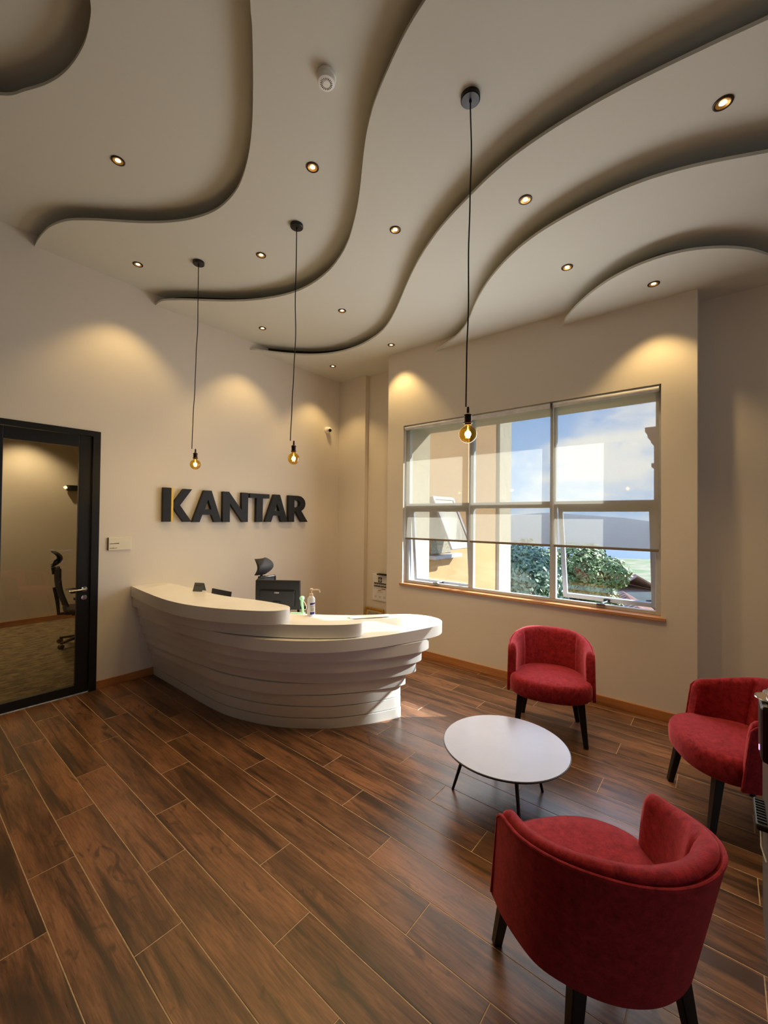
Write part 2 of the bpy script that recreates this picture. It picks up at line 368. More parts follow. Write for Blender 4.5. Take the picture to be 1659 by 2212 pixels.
def prism_xz(bm, pts, y0, y1, holes=None):
    """extrude an outline drawn in the x-z plane from y0 (front) to y1"""
    loops = [pts] + (holes or [])
    ed = []
    allv = []
    for lp in loops:
        vs = [bm.verts.new((p[0], y0, p[1])) for p in lp]; allv.append(vs)
        for i in range(len(vs)): ed.append(bm.edges.new((vs[i], vs[(i + 1) % len(vs)])))
    r = bmesh.ops.triangle_fill(bm, edges=ed, use_beauty=True, use_dissolve=False)
    fs = [g for g in r['geom'] if isinstance(g, bmesh.types.BMFace)]
    ex = bmesh.ops.extrude_face_region(bm, geom=fs)
    nv = [g for g in ex['geom'] if isinstance(g, bmesh.types.BMVert)]
    for v in nv: v.co.y = y1
    return bm

def lathe(bm, prof, n=24, c=(0, 0, 0), cap=True):
    """prof: (radius, z)"""
    rings = []
    for r, z in prof:
        if r < 1e-5: rings.append([bm.verts.new((c[0], c[1], c[2] + z))])
        else: rings.append([bm.verts.new((c[0] + r * math.cos(2 * math.pi * i / n), c[1] + r * math.sin(2 * math.pi * i / n), c[2] + z)) for i in range(n)])
    for a, b in zip(rings, rings[1:]):
        for i in range(n):
            j = (i + 1) % n
            if len(a) == 1 and len(b) == 1: continue
            if len(a) == 1: bm.faces.new((a[0], b[i], b[j]))
            elif len(b) == 1: bm.faces.new((a[i], a[j], b[0]))
            else: bm.faces.new((a[i], a[j], b[j], b[i]))
    if cap:
        if len(rings[0]) > 1: bm.faces.new(list(reversed(rings[0])))
        if len(rings[-1]) > 1: bm.faces.new(rings[-1])
    return bm

def tube(bm, pts, r, n=8, r2=None, closed=False):
    pts = [Vector(p) for p in pts]; rings = []; m = len(pts)
    prev = None
    for i, p in enumerate(pts):
        if closed: d = pts[(i + 1) % m] - pts[i - 1]
        else: d = (pts[min(i + 1, m - 1)] - pts[max(i - 1, 0)])
        d.normalize()
        if prev is None:
            u = d.orthogonal().normalized()
        else:
            u = (prev - d * prev.dot(d)).normalized()
        prev = u; v = d.cross(u)
        rr = r if r2 is None else r + (r2 - r) * i / (m - 1)
        rings.append([bm.verts.new(p + u * rr * math.cos(2 * math.pi * k / n) + v * rr * math.sin(2 * math.pi * k / n)) for k in range(n)])
    seq = list(zip(rings, rings[1:])) + ([(rings[-1], rings[0])] if closed else [])
    for a, b in seq:
        for k in range(n): bm.faces.new((a[k], a[(k + 1) % n], b[(k + 1) % n], b[k]))
    if not closed: bm.faces.new(list(reversed(rings[0]))); bm.faces.new(rings[-1])
    return bm

def bar(bm, p, q, w0, w1, d0=None, d1=None, side=Vector((1, 0, 0))):
    """tapered rectangular bar from p (w0 x d0) to q (w1 x d1)"""
    p, q = Vector(p), Vector(q); d0 = d0 or w0; d1 = d1 or w1
    ax = (q - p).normalized(); s = (side - ax * side.dot(ax)).normalized(); t = ax.cross(s)
    A = [bm.verts.new(p + s * w0 / 2 * i + t * d0 / 2 * j) for i, j in ((-1, -1), (1, -1), (1, 1), (-1, 1))]
    B = [bm.verts.new(q + s * w1 / 2 * i + t * d1 / 2 * j) for i, j in ((-1, -1), (1, -1), (1, 1), (-1, 1))]
    fs = [bm.faces.new(list(reversed(A))), bm.faces.new(B)]
    for i in range(4): fs.append(bm.faces.new((A[i], A[(i + 1) % 4], B[(i + 1) % 4], B[i])))
    ed = list({e for f in fs for e in f.edges})
    bmesh.ops.bevel(bm, geom=ed, offset=min(w0, w1, d0, d1) * 0.12, segments=1, affect='EDGES')
    return bm

def spline(pts, per=6):
    """Catmull-Rom through 2-D points"""
    P = [Vector((p[0], p[1])) for p in pts]; P = [P[0] * 2 - P[1]] + P + [P[-1] * 2 - P[-2]]; out = []
    for i in range(1, len(P) - 2):
        a, b, c, d = P[i - 1:i + 3]
        for k in range(per):
            t = k / per
            out.append(0.5 * ((2 * b) + (c - a) * t + (2 * a - 5 * b + 4 * c - d) * t * t + (3 * b - a - 3 * c + d) * t ** 3))
    out.append(P[-2].copy()); return out

def smooth2(pts, it=2):
    P = [Vector(p) for p in pts]
    for _ in range(it):
        P = [P[0]] + [(P[i - 1] + 2 * P[i] + P[i + 1]) / 4 for i in range(1, len(P) - 1)] + [P[-1]]
    return P

YB = 5.0625      # back wall plane (with the sign)
XW = 4.5625      # window wall plane
XL, YF = -4.6, -5.2   # walls behind the camera

# ------------------------------------------------------------------ floor with plank tiles
b = nb(); box(b, XL - 0.1, 5.3, YF - 0.1, YB, -0.15, -0.0012)
floor = struct('floor', b, 'grout', 'brown wood-look plank floor with pale grout')
PW, PL, GR = 0.1985, 1.194, 0.0044
fullmesh = None
def plank_mesh(wd, ln, name='plank'):
    bm = nb(); x0, x1, y0, y1 = -wd / 2, wd / 2, -ln / 2, ln / 2; c = 0.0008
    lo = [bm.verts.new(p) for p in ((x0, y0, -0.012), (x1, y0, -0.012), (x1, y1, -0.012), (x0, y1, -0.012))]
    md = [bm.verts.new(p) for p in ((x0, y0, -c), (x1, y0, -c), (x1, y1, -c), (x0, y1, -c))]
    tp = [bm.verts.new(p) for p in ((x0 + c, y0 + c, 0), (x1 - c, y0 + c, 0), (x1 - c, y1 - c, 0), (x0 + c, y1 - c, 0))]
    for i in range(4):
        j = (i + 1) % 4; bm.faces.new((lo[i], lo[j], md[j], md[i])); bm.faces.new((md[i], md[j], tp[j], tp[i]))
    bm.faces.new(tp); bm.faces.new(list(reversed(lo)))
    bmesh.ops.recalc_face_normals(bm, faces=bm.faces)
    me = bpy.data.meshes.new(name); bm.to_mesh(me); bm.free(); me.materials.append(M['plank']); return me
fullmesh = plank_mesh(PW - GR, PL - GR)
row0x, joint0 = 0.5015, 2.681   # left edge of the row whose joint sits at joint0
far_rest = nb()
for r in range(-9, 23):
    x0 = row0x + r * PW; x1 = x0 + PW
    if x0 < -1.3 or x0 > 4.95: continue
    j = joint0 + r * 0.395
    xr = 4.5625 if True else 0
    k0 = math.floor((-1.5 - j) / PL) - 1
    for k in range(k0, k0 + 9):
        ya = j + k * PL; yb_ = ya + PL
        if yb_ < -1.35 or ya > YB - 0.02: continue
        xa_, xb_ = x0, min(x1, 4.96)
        y1c = min(yb_, YB - 0.002)
        if xb_ - xa_ < 0.02 or y1c - ya < 0.02: continue
        if abs(xb_ - x1) < 1e-6 and abs(y1c - yb_) < 1e-6: me = fullmesh
        else: me = plank_mesh(xb_ - xa_ - GR, y1c - ya - GR)
        o = bpy.data.objects.new('plank', me); col.objects.link(o)
        o.location = ((xa_ + xb_) / 2, (ya + y1c) / 2, 0); o.parent = floor

# ------------------------------------------------------------------ walls
HT = 4.75
DX0, DX1, DZ = 0.53, 1.4675, 2.69      # door opening
b = nb()
box(b, XL, DX0, YB, YB + 0.15, 0, HT); box(b, DX1, 5.2, YB, YB + 0.15, 0, HT); box(b, DX0, DX1, YB, YB + 0.15, DZ, HT)
struct('wall_back', b, 'wall', 'beige painted wall carrying the black letters')
WY0, WY1, WZ0, WZ1 = 0.4375, 3.396, 0.935, 3.09
PY0, PY1 = 0.170, 3.671      # pier ends
b = nb()
XO = 4.78
box(b, XW, XO, PY0, WY0, 0, HT); box(b, XW, XO, WY1, PY1, 0, HT)
box(b, XW, XO, WY0, WY1, 0, WZ0 - 0.03); box(b, XW, XO, WY0, WY1, WZ1, HT)
struct('wall_window', b, 'wall', 'beige painted wall around the window')
b = nb(); box(b, 4.86, 5.06, YF, PY0, 0, HT); box(b, XO - 0.02, 5.06, PY0 - 0.001, PY0 + 0.1, 0, HT)
struct('wall_right', b, 'wall', 'recessed beige wall to the right of the window pier')
b = nb(); box(b, 5.03, 5.2, PY1 - 0.15, YB, 0, HT); box(b, XO - 0.02, 5.1, PY1 - 0.12, PY1 - 0.001, 0, HT)
box(b, 4.955, 5.1, 4.46, YB, 0, HT)
struct('wall_alcove', b, 'wall', 'narrow recessed wall with a corner column behind the desk')
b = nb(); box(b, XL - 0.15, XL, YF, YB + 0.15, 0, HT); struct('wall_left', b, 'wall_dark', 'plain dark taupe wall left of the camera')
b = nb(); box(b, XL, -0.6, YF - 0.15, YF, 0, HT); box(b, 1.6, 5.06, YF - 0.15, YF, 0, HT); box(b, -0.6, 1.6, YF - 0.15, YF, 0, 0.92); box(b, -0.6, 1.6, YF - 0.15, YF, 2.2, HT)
w2 = struct_empty('window_added', 'unseen glazed window added behind the camera for fill light')  # unseen opening, added to balance the light on the desk front
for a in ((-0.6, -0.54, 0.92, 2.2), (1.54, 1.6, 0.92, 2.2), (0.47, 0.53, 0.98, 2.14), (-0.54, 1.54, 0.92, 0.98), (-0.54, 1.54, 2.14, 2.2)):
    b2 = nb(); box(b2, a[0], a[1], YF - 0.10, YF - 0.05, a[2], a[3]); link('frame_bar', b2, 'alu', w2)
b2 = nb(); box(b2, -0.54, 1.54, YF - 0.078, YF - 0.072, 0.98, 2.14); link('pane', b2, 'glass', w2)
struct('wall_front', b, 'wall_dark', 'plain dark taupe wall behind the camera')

# ------------------------------------------------------------------ stepped wavy ceiling
b = nb(); box(b, XL, 5.2, YF, YB + 0.1, 4.60, 4.75)
ceiling = struct('ceiling', b, 'ceil', 'stepped ceiling of wavy overlapping panels')
CV = {
 'A': (4.48, [(-4.6, 4.55), (-2.6, 4.35), (-1.6, 4.22), (-0.6, 4.02), (0.1, 3.80), (0.447, 3.552), (0.534, 3.402), (0.607, 3.254), (0.656, 3.108), (0.681, 2.974), (0.692, 2.843), (0.691, 2.735), (0.675, 2.618), (0.649, 2.524), (0.52, 2.25), (0.25, 1.85), (-0.2, 1.2), (-0.8, 0.3), (-1.2, -1.0), (-1.3, -5.2)]),
 'B': (4.37, [(0.900, 5.068), (0.899, 4.914), (0.906, 4.779), (0.920, 4.641), (0.955, 4.503), (1.015, 4.370), (1.134, 4.219), (1.266, 4.079), (1.401, 3.935), (1.527, 3.775), (1.635, 3.595), (1.708, 3.414), (1.745, 3.246), (1.748, 3.077), (1.725, 2.901), (1.670, 2.724), (1.594, 2.546), (1.508, 2.383), (1.418, 2.235), (1.334, 2.105), (1.257, 1.990), (1.180, 1.879), (1.119, 1.801), (0.93, 1.5), (0.72, 1.1), (0.5, 0.4), (0.35, -0.6), (0.3, -2.0), (0.3, -5.2)]),
 'C': (4.245, [(1.988, 5.068), (1.985, 4.937), (2.030, 4.830), (2.155, 4.665), (2.319, 4.485), (2.485, 4.290), (2.635, 4.058), (2.750, 3.800), (2.812, 3.556), (2.820, 3.302), (2.775, 3.010), (2.682, 2.751), (2.572, 2.540), (2.461, 2.378), (2.350, 2.232), (2.230, 2.089), (2.118, 1.968), (2.020, 1.862), (1.932, 1.762), (1.850, 1.655), (1.785, 1.555), (1.720, 1.430), (1.650, 1.280), (1.612, 1.180), (1.580, 1.071), (1.50, 0.75), (1.45, 0.3), (1.45, -0.5), (1.5, -1.8), (1.55, -5.2)]),
 'D': (4.125, [(3.215, 5.068), (3.275, 5.010), (3.420, 4.925), (3.660, 4.745), (3.880, 4.515), (4.020, 4.230), (4.065, 3.884), (4.010, 3.539), (3.885, 3.210), (3.678, 2.905), (3.440, 2.615), (3.210, 2.345), (3.005, 2.080), (2.835, 1.815), (2.730, 1.610), (2.645, 1.410), (2.570, 1.215), (2.520, 1.038), (2.494, 0.883), (2.480, 0.744), (2.475, 0.617), (2.475, 0.500), (2.480, 0.390), (2.488, 0.287), (2.498, 0.190), (2.509, 0.097), (2.520, 0.009), (2.532, -0.075), (2.544, -0.163), (2.60, -0.6), (2.66, -1.4), (2.7, -5.2)]),
 'E': (4.0, [(4.5625, 2.900), (4.520, 2.800), (4.430, 2.610), (4.290, 2.385), (4.095, 2.180), (3.860, 1.990), (3.680, 1.835), (3.502, 1.655), (3.345, 1.455), (3.230, 1.270), (3.155, 1.095), (3.110, 0.930), (3.082, 0.767), (3.069, 0.618), (3.070, 0.482), (3.083, 0.355), (3.110, 0.236), (3.146, 0.122), (3.189, 0.012), (3.236, -0.096), (3.287, -0.210), (3.45, -0.6), (3.6, -1.3), (3.65, -5.2)]),
 'F': (3.88, [(4.5625, 1.300), (4.470, 1.265), (4.390, 1.215), (4.231, 1.090), (4.097, 0.957), (3.970, 0.800), (3.890, 0.642), (3.848, 0.489), (3.845, 0.335), (3.881, 0.192), (3.955, 0.055), (4.045, -0.060), (4.155, -0.165), (4.282, -0.250), (4.45, -0.34), (4.86, -0.5)]),
}
CLOSE = {  # room corners that close each panel beyond its wavy edge
 'A': [(5.1, -5.2), (5.1, 5.068), (-4.6, 5.068)],
 'B': [(5.1, -5.2), (5.1, 5.068)], 'C': [(5.1, -5.2), (5.1, 5.068)], 'D': [(5.1, -5.2), (5.1, 5.068)],
 'E': [(4.95, -5.2), (4.95, 2.900)], 'F': [(4.95, -0.5), (4.95, 1.300)],
}
prevz = 4.60
for k in 'ABCDEF':
    z, pts = CV[k]
    cv = smooth2(spline(pts, 5), 2)
    poly = [(p.x, p.y) for p in cv] + CLOSE[k]
    b = nb(); prism(b, poly, z, z + 0.022)
    pan = link('wave_panel', b, 'ceil', ceiling)
    # fascia set back behind the lip board, up to the panel above
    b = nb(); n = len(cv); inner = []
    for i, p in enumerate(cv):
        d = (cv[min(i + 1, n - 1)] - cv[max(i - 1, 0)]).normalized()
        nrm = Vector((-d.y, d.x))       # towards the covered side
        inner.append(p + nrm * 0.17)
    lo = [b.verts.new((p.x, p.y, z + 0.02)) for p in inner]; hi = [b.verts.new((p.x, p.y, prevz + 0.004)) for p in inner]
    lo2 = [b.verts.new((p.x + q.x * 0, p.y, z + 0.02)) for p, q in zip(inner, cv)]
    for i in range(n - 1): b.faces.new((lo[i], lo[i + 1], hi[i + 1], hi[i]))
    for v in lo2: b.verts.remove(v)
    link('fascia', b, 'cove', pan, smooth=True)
    prevz = z

# ------------------------------------------------------------------ skirting boards
b = nb(); box(b, DX1, 2.03, YB - 0.014, YB, 0, 0.086, 0.003); struct('baseboard_back', b, 'skirtx', 'low orange-brown wooden skirting under the door plaque')
b = nb(); box(b, XW - 0.014, XW, PY0 - 0.014, PY1, 0, 0.09, 0.003); struct('baseboard_window', b, 'skirt', 'orange-brown wooden skirting under the window')
b = nb(); box(b, 4.846, 4.86, YF, PY0 - 0.014, 0, 0.09, 0.003); struct('baseboard_right', b, 'skirt', 'wooden skirting of the recessed right wall')
b = nb(); box(b, 5.016, 5.03, PY1, 4.46, 0, 0.09, 0.003); struct('baseboard_alcove', b, 'skirt', 'wooden skirting in the alcove behind the desk')

# ------------------------------------------------------------------ glazed black door
door = struct_empty('door_1', 'black framed glass door left of the desk')
b = nb(); box(b, DX1 - 0.066, DX1, YB - 0.02, YB + 0.13, 0, DZ); link('door_jamb', b, 'black', door)
b = nb(); box(b, DX0, DX0 + 0.066, YB - 0.02, YB + 0.13, 0, DZ); link('door_jamb', b, 'black', door)
b = nb(); box(b, DX0 + 0.066, DX1 - 0.066, YB - 0.02, YB + 0.13, DZ - 0.055, DZ); link('door_head', b, 'black', door)
leaf = bpy.data.objects.new('door_leaf', None); col.objects.link(leaf); leaf.parent = door
gx0, gx1, gz0, gz1 = 0.712, 1.290, 0.094, 2.515
lx0, lx1 = DX0 + 0.07, DX1 - 0.07
b = nb(); box(b, gx1, lx1, YB + 0.005, YB + 0.05, 0.006, DZ - 0.06, 0.003); link('stile', b, 'black', leaf)
b = nb(); box(b, lx0, gx0, YB + 0.005, YB + 0.05, 0.006, DZ - 0.06, 0.003); link('stile', b, 'black', leaf)
b = nb(); box(b, gx0, gx1, YB + 0.005, YB + 0.05, 0.006, gz0, 0.003); link('bottom_rail', b, 'black', leaf)
b = nb(); box(b, gx0, gx1, YB + 0.005, YB + 0.05, gz1, DZ - 0.06, 0.003); link('top_rail', b, 'black', leaf)
b = nb(); box(b, gx0 - 0.01, gx1 + 0.01, YB + 0.024, YB + 0.032, gz0 - 0.01, gz1 + 0.01); link('pane', b, 'door_glass', leaf)
def lathe_y(bm, prof, c, n=20):
    t = nb(); lathe(t, prof, n); 
    for v in t.verts: v.co = Vector((v.co.x + c[0], c[1] - v.co.z, v.co.z * 0 + c[2] + v.co.y))
    me = bpy.data.meshes.new('tmp'); t.to_mesh(me); t.free(); bm.from_mesh(me); bpy.data.meshes.remove(me)
hx, hz = 1.352, 1.062
b = nb(); lathe_y(b, [(0.026, 0), (0.026, 0.008), (0.012, 0.010), (0.011, 0.05), (0, 0.05)], (hx, YB + 0.004, hz))
tube(b, [(hx, YB - 0.042, hz), (hx - 0.03, YB - 0.046, hz), (hx - 0.135, YB - 0.044, hz - 0.006)], 0.009, 10); link('door_handle', b, 'chrome', leaf, True)
b = nb(); lathe_y(b, [(0.026, 0), (0.026, 0.008), (0.010, 0.010), (0.010, 0.014), (0, 0.014)], (hx, YB + 0.004, hz - 0.085)); link('door_lock', b, 'chrome', leaf, True)
b = nb(); tube(b, [(hx, YB + 0.05, hz), (hx, YB + 0.10, hz), (hx - 0.03, YB + 0.104, hz), (hx - 0.135, YB + 0.102, hz)], 0.009, 10); link('door_handle', b, 'chrome', leaf, True)

# the room behind the door
b = nb(); box(b, -1.6, 2.9, YB + 0.15, 9.0, -0.12, 0.0); struct('floor.001', b, 'carpet', 'mottled grey-olive carpet of the office behind the glass door')
b = nb(); box(b, -1.6, 2.9, 8.9, 9.05, 0, 3.4); struct('wall_office_back', b, 'wall', 'beige far wall of the office behind the glass door')
b = nb(); box(b, -1.75, -1.6, YB + 0.15, 9.05, 0, 3.4); struct('wall_office_left', b, 'wall', 'left wall of the office behind the glass door')
b = nb(); box(b, 2.9, 3.05, YB + 0.15, 9.05, 0, 3.4); struct('wall_office_right', b, 'wall', 'right wall of the office behind the glass door')
b = nb(); box(b, -1.75, 3.05, YB + 0.15, 9.05, 3.4, 3.5); struct('ceiling.001', b, 'ceil', 'flat ceiling of the office behind the glass door')
b = nb(); box(b, -1.6, 2.9, 8.885, 8.9, 0, 0.09, 0.003); struct('baseboard_office', b, 'skirtx', 'wooden skirting of the office behind the glass door')

# ------------------------------------------------------------------ window
win = struct_empty('window_1', 'large three-bay aluminium window')
FX0, FX1 = 4.645, 4.70
MY = [WY1, 2.405, 1.425, WY0]
TZ = 1.985
def fbox(name, x0, x1, y0, y1, z0, z1, m='alu', parent=None, bev=0.003):
    bm = nb(); box(bm, x0, x1, y0, y1, z0, z1, bev); return link(name, bm, m, parent or win)
fbox('jamb', FX0, FX1, WY1 - 0.05, WY1, WZ0, WZ1); fbox('jamb', FX0, FX1, WY0, WY0 + 0.05, WZ0, WZ1)
fbox('head', FX0, FX1, WY0 + 0.05, WY1 - 0.05, WZ1 - 0.05, WZ1); fbox('bottom_rail', FX0, FX1, WY0 + 0.05, WY1 - 0.05, WZ0, WZ0 + 0.035)
for y in MY[1:3]: fbox('mullion', FX0 - 0.005, FX1, y - 0.032, y + 0.032, WZ0 + 0.035, WZ1 - 0.05)
bays = [(2.437, WY1 - 0.05), (1.457, 2.373), (WY0 + 0.05, 1.393)]
for (ya, yb_) in bays:
    fbox('transom', FX0, FX1, ya, yb_, TZ - 0.035, TZ + 0.035)
    fbox('pane', 4.672, 4.677, ya - 0.005, yb_ + 0.005, TZ + 0.03, WZ1 - 0.045, 'glass', None, 0)
fbox('pane', 4.672, 4.677, bays[1][0] - 0.005, bays[1][1] + 0.005, WZ0 + 0.03, TZ - 0.03, 'glass', None, 0)
def sash(y0, y1, phi):
    s = bpy.data.objects.new('sash', None); col.objects.link(s); s.parent = win
    s.location = (4.685, 0, TZ - 0.03); s.rotation_euler = (0, -math.radians(phi), 0)
    L = TZ - 0.03 - WZ0 - 0.005; t = 0.045
    y0 += 0.012; y1 -= 0.012
    for nm, a in (('sash_stile', (-0.02, 0.02, y0, y0 + t, -L, 0)), ('sash_stile', (-0.02, 0.02, y1 - t, y1, -L, 0)),
                  ('sash_rail', (-0.02, 0.02, y0 + t, y1 - t, -L, -L + t)), ('sash_rail', (-0.02, 0.02, y0 + t, y1 - t, -t, 0))):
        bm = nb(); box(bm, *a, 0.003); link(nm, bm, 'alu', s)
    bm = nb(); box(bm, -0.003, 0.003, y0 + t - 0.005, y1 - t + 0.005, -L + t - 0.005, -t + 0.005); link('pane', bm, 'sash_glass', s)
    ym = (y0 + y1) / 2
    bm = nb(); box(bm, -0.045, -0.02, ym - 0.03, ym + 0.03, -L + 0.010, -L + 0.032, 0.003); tube(bm, [(-0.04, ym + 0.02, -L + 0.022), (-0.055, ym - 0.02, -L + 0.016), (-0.06, ym - 0.10, -L + 0.005)], 0.006, 8)
    link('sash_handle', bm, 'black', s)
    bm = nb(); tube(bm, [(4.64, ym + 0.03, WZ0 + 0.035), (4.645, ym, WZ0 + 0.05), (4.68 + 0.5 * L * math.sin(math.radians(phi)), ym - 0.02, WZ0 + 0.05)], 0.006, 8)
    box(bm, 4.625, 4.645, ym - 0.03, ym + 0.05, WZ0 + 0.02, WZ0 + 0.045, 0.002); link('stay_latch', bm, 'chrome', win)
sash(bays[0][0], bays[0][1], 5.5); sash(bays[2][0], bays[2][1], 12.0)
b = nb(); box(b, 4.535, 4.70, WY0 - 0.04, WY1 + 0.035, WZ0 - 0.032, WZ0 - 0.001, 0.004); link('window_sill', b, 'sill', win)
# deep outer surround and hood of the facade
b = nb(); OX = 5.23
box(b, XO, OX, WY1, WY1 + 0.25, 0.6, 3.42); box(b, XO, 5.20, WY0 - 0.25, WY0, 0.6, WZ1); box(b, XO, OX, WY0 - 0.25, WY1, WZ1, 3.42); box(b, XO, OX - 0.25, WY0, WY1, 0.6, WZ0 - 0.06)
box(b, 4.70, XO, WY0 - 0.02, WY1 + 0.02, WZ0 - 0.09, WZ0 - 0.035)
struct('trim_window_surround', b, 'cream', 'deep cream outer surround of the window')

# ------------------------------------------------------------------ roller blinds
XB = 4.592
for (ya, yb_, lab) in ((2.422, 3.382, 'sheer beige roller blind over the left bay, beside the building view'),
                       (1.436, 2.404, 'sheer beige roller blind over the middle bay of the window'),
                       (0.452, 1.410, 'sheer beige roller blind over the right bay, showing most sky')):
    r = thing('roller_blind', lab, 'blind', (XB, (ya + yb_) / 2, 3.055), 0, 'roller blinds on the window')
    hy = (yb_ - ya) / 2
    bm = nb(); tube(bm, [(0.0, -hy, 0), (0.0, hy, 0)], 0.027, 16); link('roller_tube', bm, 'tube', r, False)
    bm = nb(); v = [bm.verts.new(p) for p in ((0.027, -hy + 0.008, 0.0), (0.027, hy - 0.008, 0.0), (0.018, hy - 0.008, -0.06), (0.018, -hy + 0.008, -0.06), (0.012, hy - 0.008, -1.505), (0.012, -hy + 0.008, -1.505))]
    bm.faces.new((v[0], v[1], v[2], v[3])); bm.faces.new((v[3], v[2], v[4], v[5])); link('fabric', bm, 'blind', r)
    bm = nb(); box(bm, 0.004, 0.020, -hy + 0.006, hy - 0.006, -1.525, -1.500, 0.004); link('bottom_bar', bm, 'bar', r)
    for s in (-1, 1):
        bm = nb(); box(bm, -0.028, 0.028, s * hy - 0.004, s * hy + 0.004, -0.032, 0.034, 0.002); link('bracket', bm, 'chrome', r)
    bm = nb(); tube(bm, [(-0.012, hy - 0.004, 0.0), (-0.012, hy - 0.006, -1.5)], 0.0022, 6); link('bead_chain', bm, 'white', r)

# ------------------------------------------------------------------ outside
b = nb(); box(b, 5.5, 300, -150, 160, -9.2, -9.0); struct('ground', b, 'ground', 'sunlit lawn and yard far below the window')
WYW = 3.9
bl = thing('building', 'orange rendered neighbouring wing with cream corner pilaster outside the window', 'building', (7.2, WYW, -9.0))
def bpart(name, a, m, parent=None, bev=0.0, base=(7.2, WYW, -9.0)):
    bm = nb(); box(bm, a[0] - base[0], a[1] - base[0], a[2] - base[1], a[3] - base[1], a[4] - base[2], a[5] - base[2], bev)
    return link(name, bm, m, parent or bl)
bpart('wall', (5.3, 9.3, WYW, WYW + 6, -9.0, 9.0), 'orange')
bpart('pilaster', (8.76, 9.40, WYW - 0.06, WYW + 6, -9.0, 9.1), 'cream')
wf = bpart('window_recess', (6.05, 6.75, WYW - 0.012, WYW + 0.02, 1.2, 2.2), 'obscure')
bpart('window_ledge', (5.95, 6.88, WYW - 0.16, WYW - 0.001, 1.12, 1.18), 'rail_white')
so = bpy.data.objects.new('awning_sash', None); col.objects.link(so); so.parent = bl
so.location = (6.4 - 7.2, -0.02, 2.2 + 9.0); so.rotation_euler = (math.radians(-24), 0, 0)
for a in ((-0.36, -0.30, -0.02, 0.02, -0.98, 0), (0.30, 0.36, -0.02, 0.02, -0.98, 0), (-0.30, 0.30, -0.02, 0.02, -0.98, -0.91), (-0.30, 0.30, -0.02, 0.02, -0.06, 0)):
    bm = nb(); box(bm, *a); link('sash_bar', bm, 'rail_white', so)
bm = nb(); box(bm, -0.30, 0.30, -0.004, 0.004, -0.91, -0.06); link('pane', bm, 'obscure', so)

def foliage(n, blobs, size, seed):
    rnd = random.Random(seed); vs = []; fs = []
    tot = sum(r[3] ** 2 for r in blobs)
    for (bx, by, bz, br) in blobs:
        for _ in range(int(n * br * br / tot)):
            d = Vector((rnd.gauss(0, 1), rnd.gauss(0, 1), rnd.gauss(0, 1))).normalized()
            p = Vector((bx, by, bz)) + d * br * (0.72 + 0.33 * rnd.random())
            nrm = (d + Vector((rnd.uniform(-.7, .7), rnd.uniform(-.7, .7), rnd.uniform(-.3, .9)))).normalized()
            u = nrm.orthogonal().normalized(); v = nrm.cross(u); an = rnd.uniform(0, 6.28)
            uu = u * math.cos(an) + v * math.sin(an); vv = v * math.cos(an) - u * math.sin(an)
            s = size * rnd.uniform(0.6, 1.3); k = len(vs)
            vs += [p - uu * s, p + vv * s * 0.5, p + uu * s, p - vv * s * 0.5]
            fs.append((k, k + 1, k + 2, k + 3))
    return vs, fs
def tree(loc, top, rad, leafm, lab, seed, n=15000, size=0.10):
    t = thing('tree', lab, 'tree', loc, 0, 'trees seen through the window')
    rnd = random.Random(seed); h = top - loc[2]
    blobs = [(0, 0, h - rad * 0.9, rad * 0.8)]
    for i in range(11):
        a = i * 2.4; q = rad * rnd.uniform(0.5, 0.95); z = h - rad * rnd.uniform(0.5, 2.6)
        blobs.append((q * math.cos(a), q * math.sin(a), z, rad * rnd.uniform(0.34, 0.55)))
    vs, fs = foliage(n, blobs, size, seed)
    me = bpy.data.meshes.new('foliage'); me.from_pydata([tuple(v) for v in vs], [], fs); me.materials.append(M[leafm])
    o = bpy.data.objects.new('foliage', me); col.objects.link(o); o.parent = t; o['kind'] = 'stuff'
    bm = nb(); tube(bm, [(0, 0, 0), (0.1, 0.05, h * 0.4), (0, 0.1, h - rad)], 0.28, 8, 0.12)
    for i in range(5):
        a = i * 1.26; tube(bm, [(0.03, 0.08, h - rad * 2.2), (rad * 0.3 * math.cos(a), rad * 0.3 * math.sin(a), h - rad * 1.6), (rad * 0.6 * math.cos(a), rad * 0.6 * math.sin(a), h - rad * 0.9)], 0.09, 6, 0.03)
    link('trunk', bm, 'bark', t, True)
tree((16.0, 6.0, -9.0), 1.05, 2.0, 'leaf_c', 'grey-green feathery tree right beside the orange wing', 3)
tree((26.5, 12.0, -9.0), 0.0, 2.4, 'leaf_a', 'dark green bushy tree behind the grey-green feathery tree', 5, 12000, 0.13)
tree((21.0, 5.4, -9.0), 0.9, 1.6, 'leaf_a', 'mid-green tree seen through the right open sash', 8, 13000)
tree((12.6, 3.3, -9.0), -1.5, 0.9, 'leaf_b', 'yellow-green low tree under the open right sash', 11, 9000, 0.06)
tree((38.0, 13.5, -9.0), -0.9, 2.2, 'leaf_b', 'pale yellow-green tree farthest from the window', 14, 12000, 0.15)
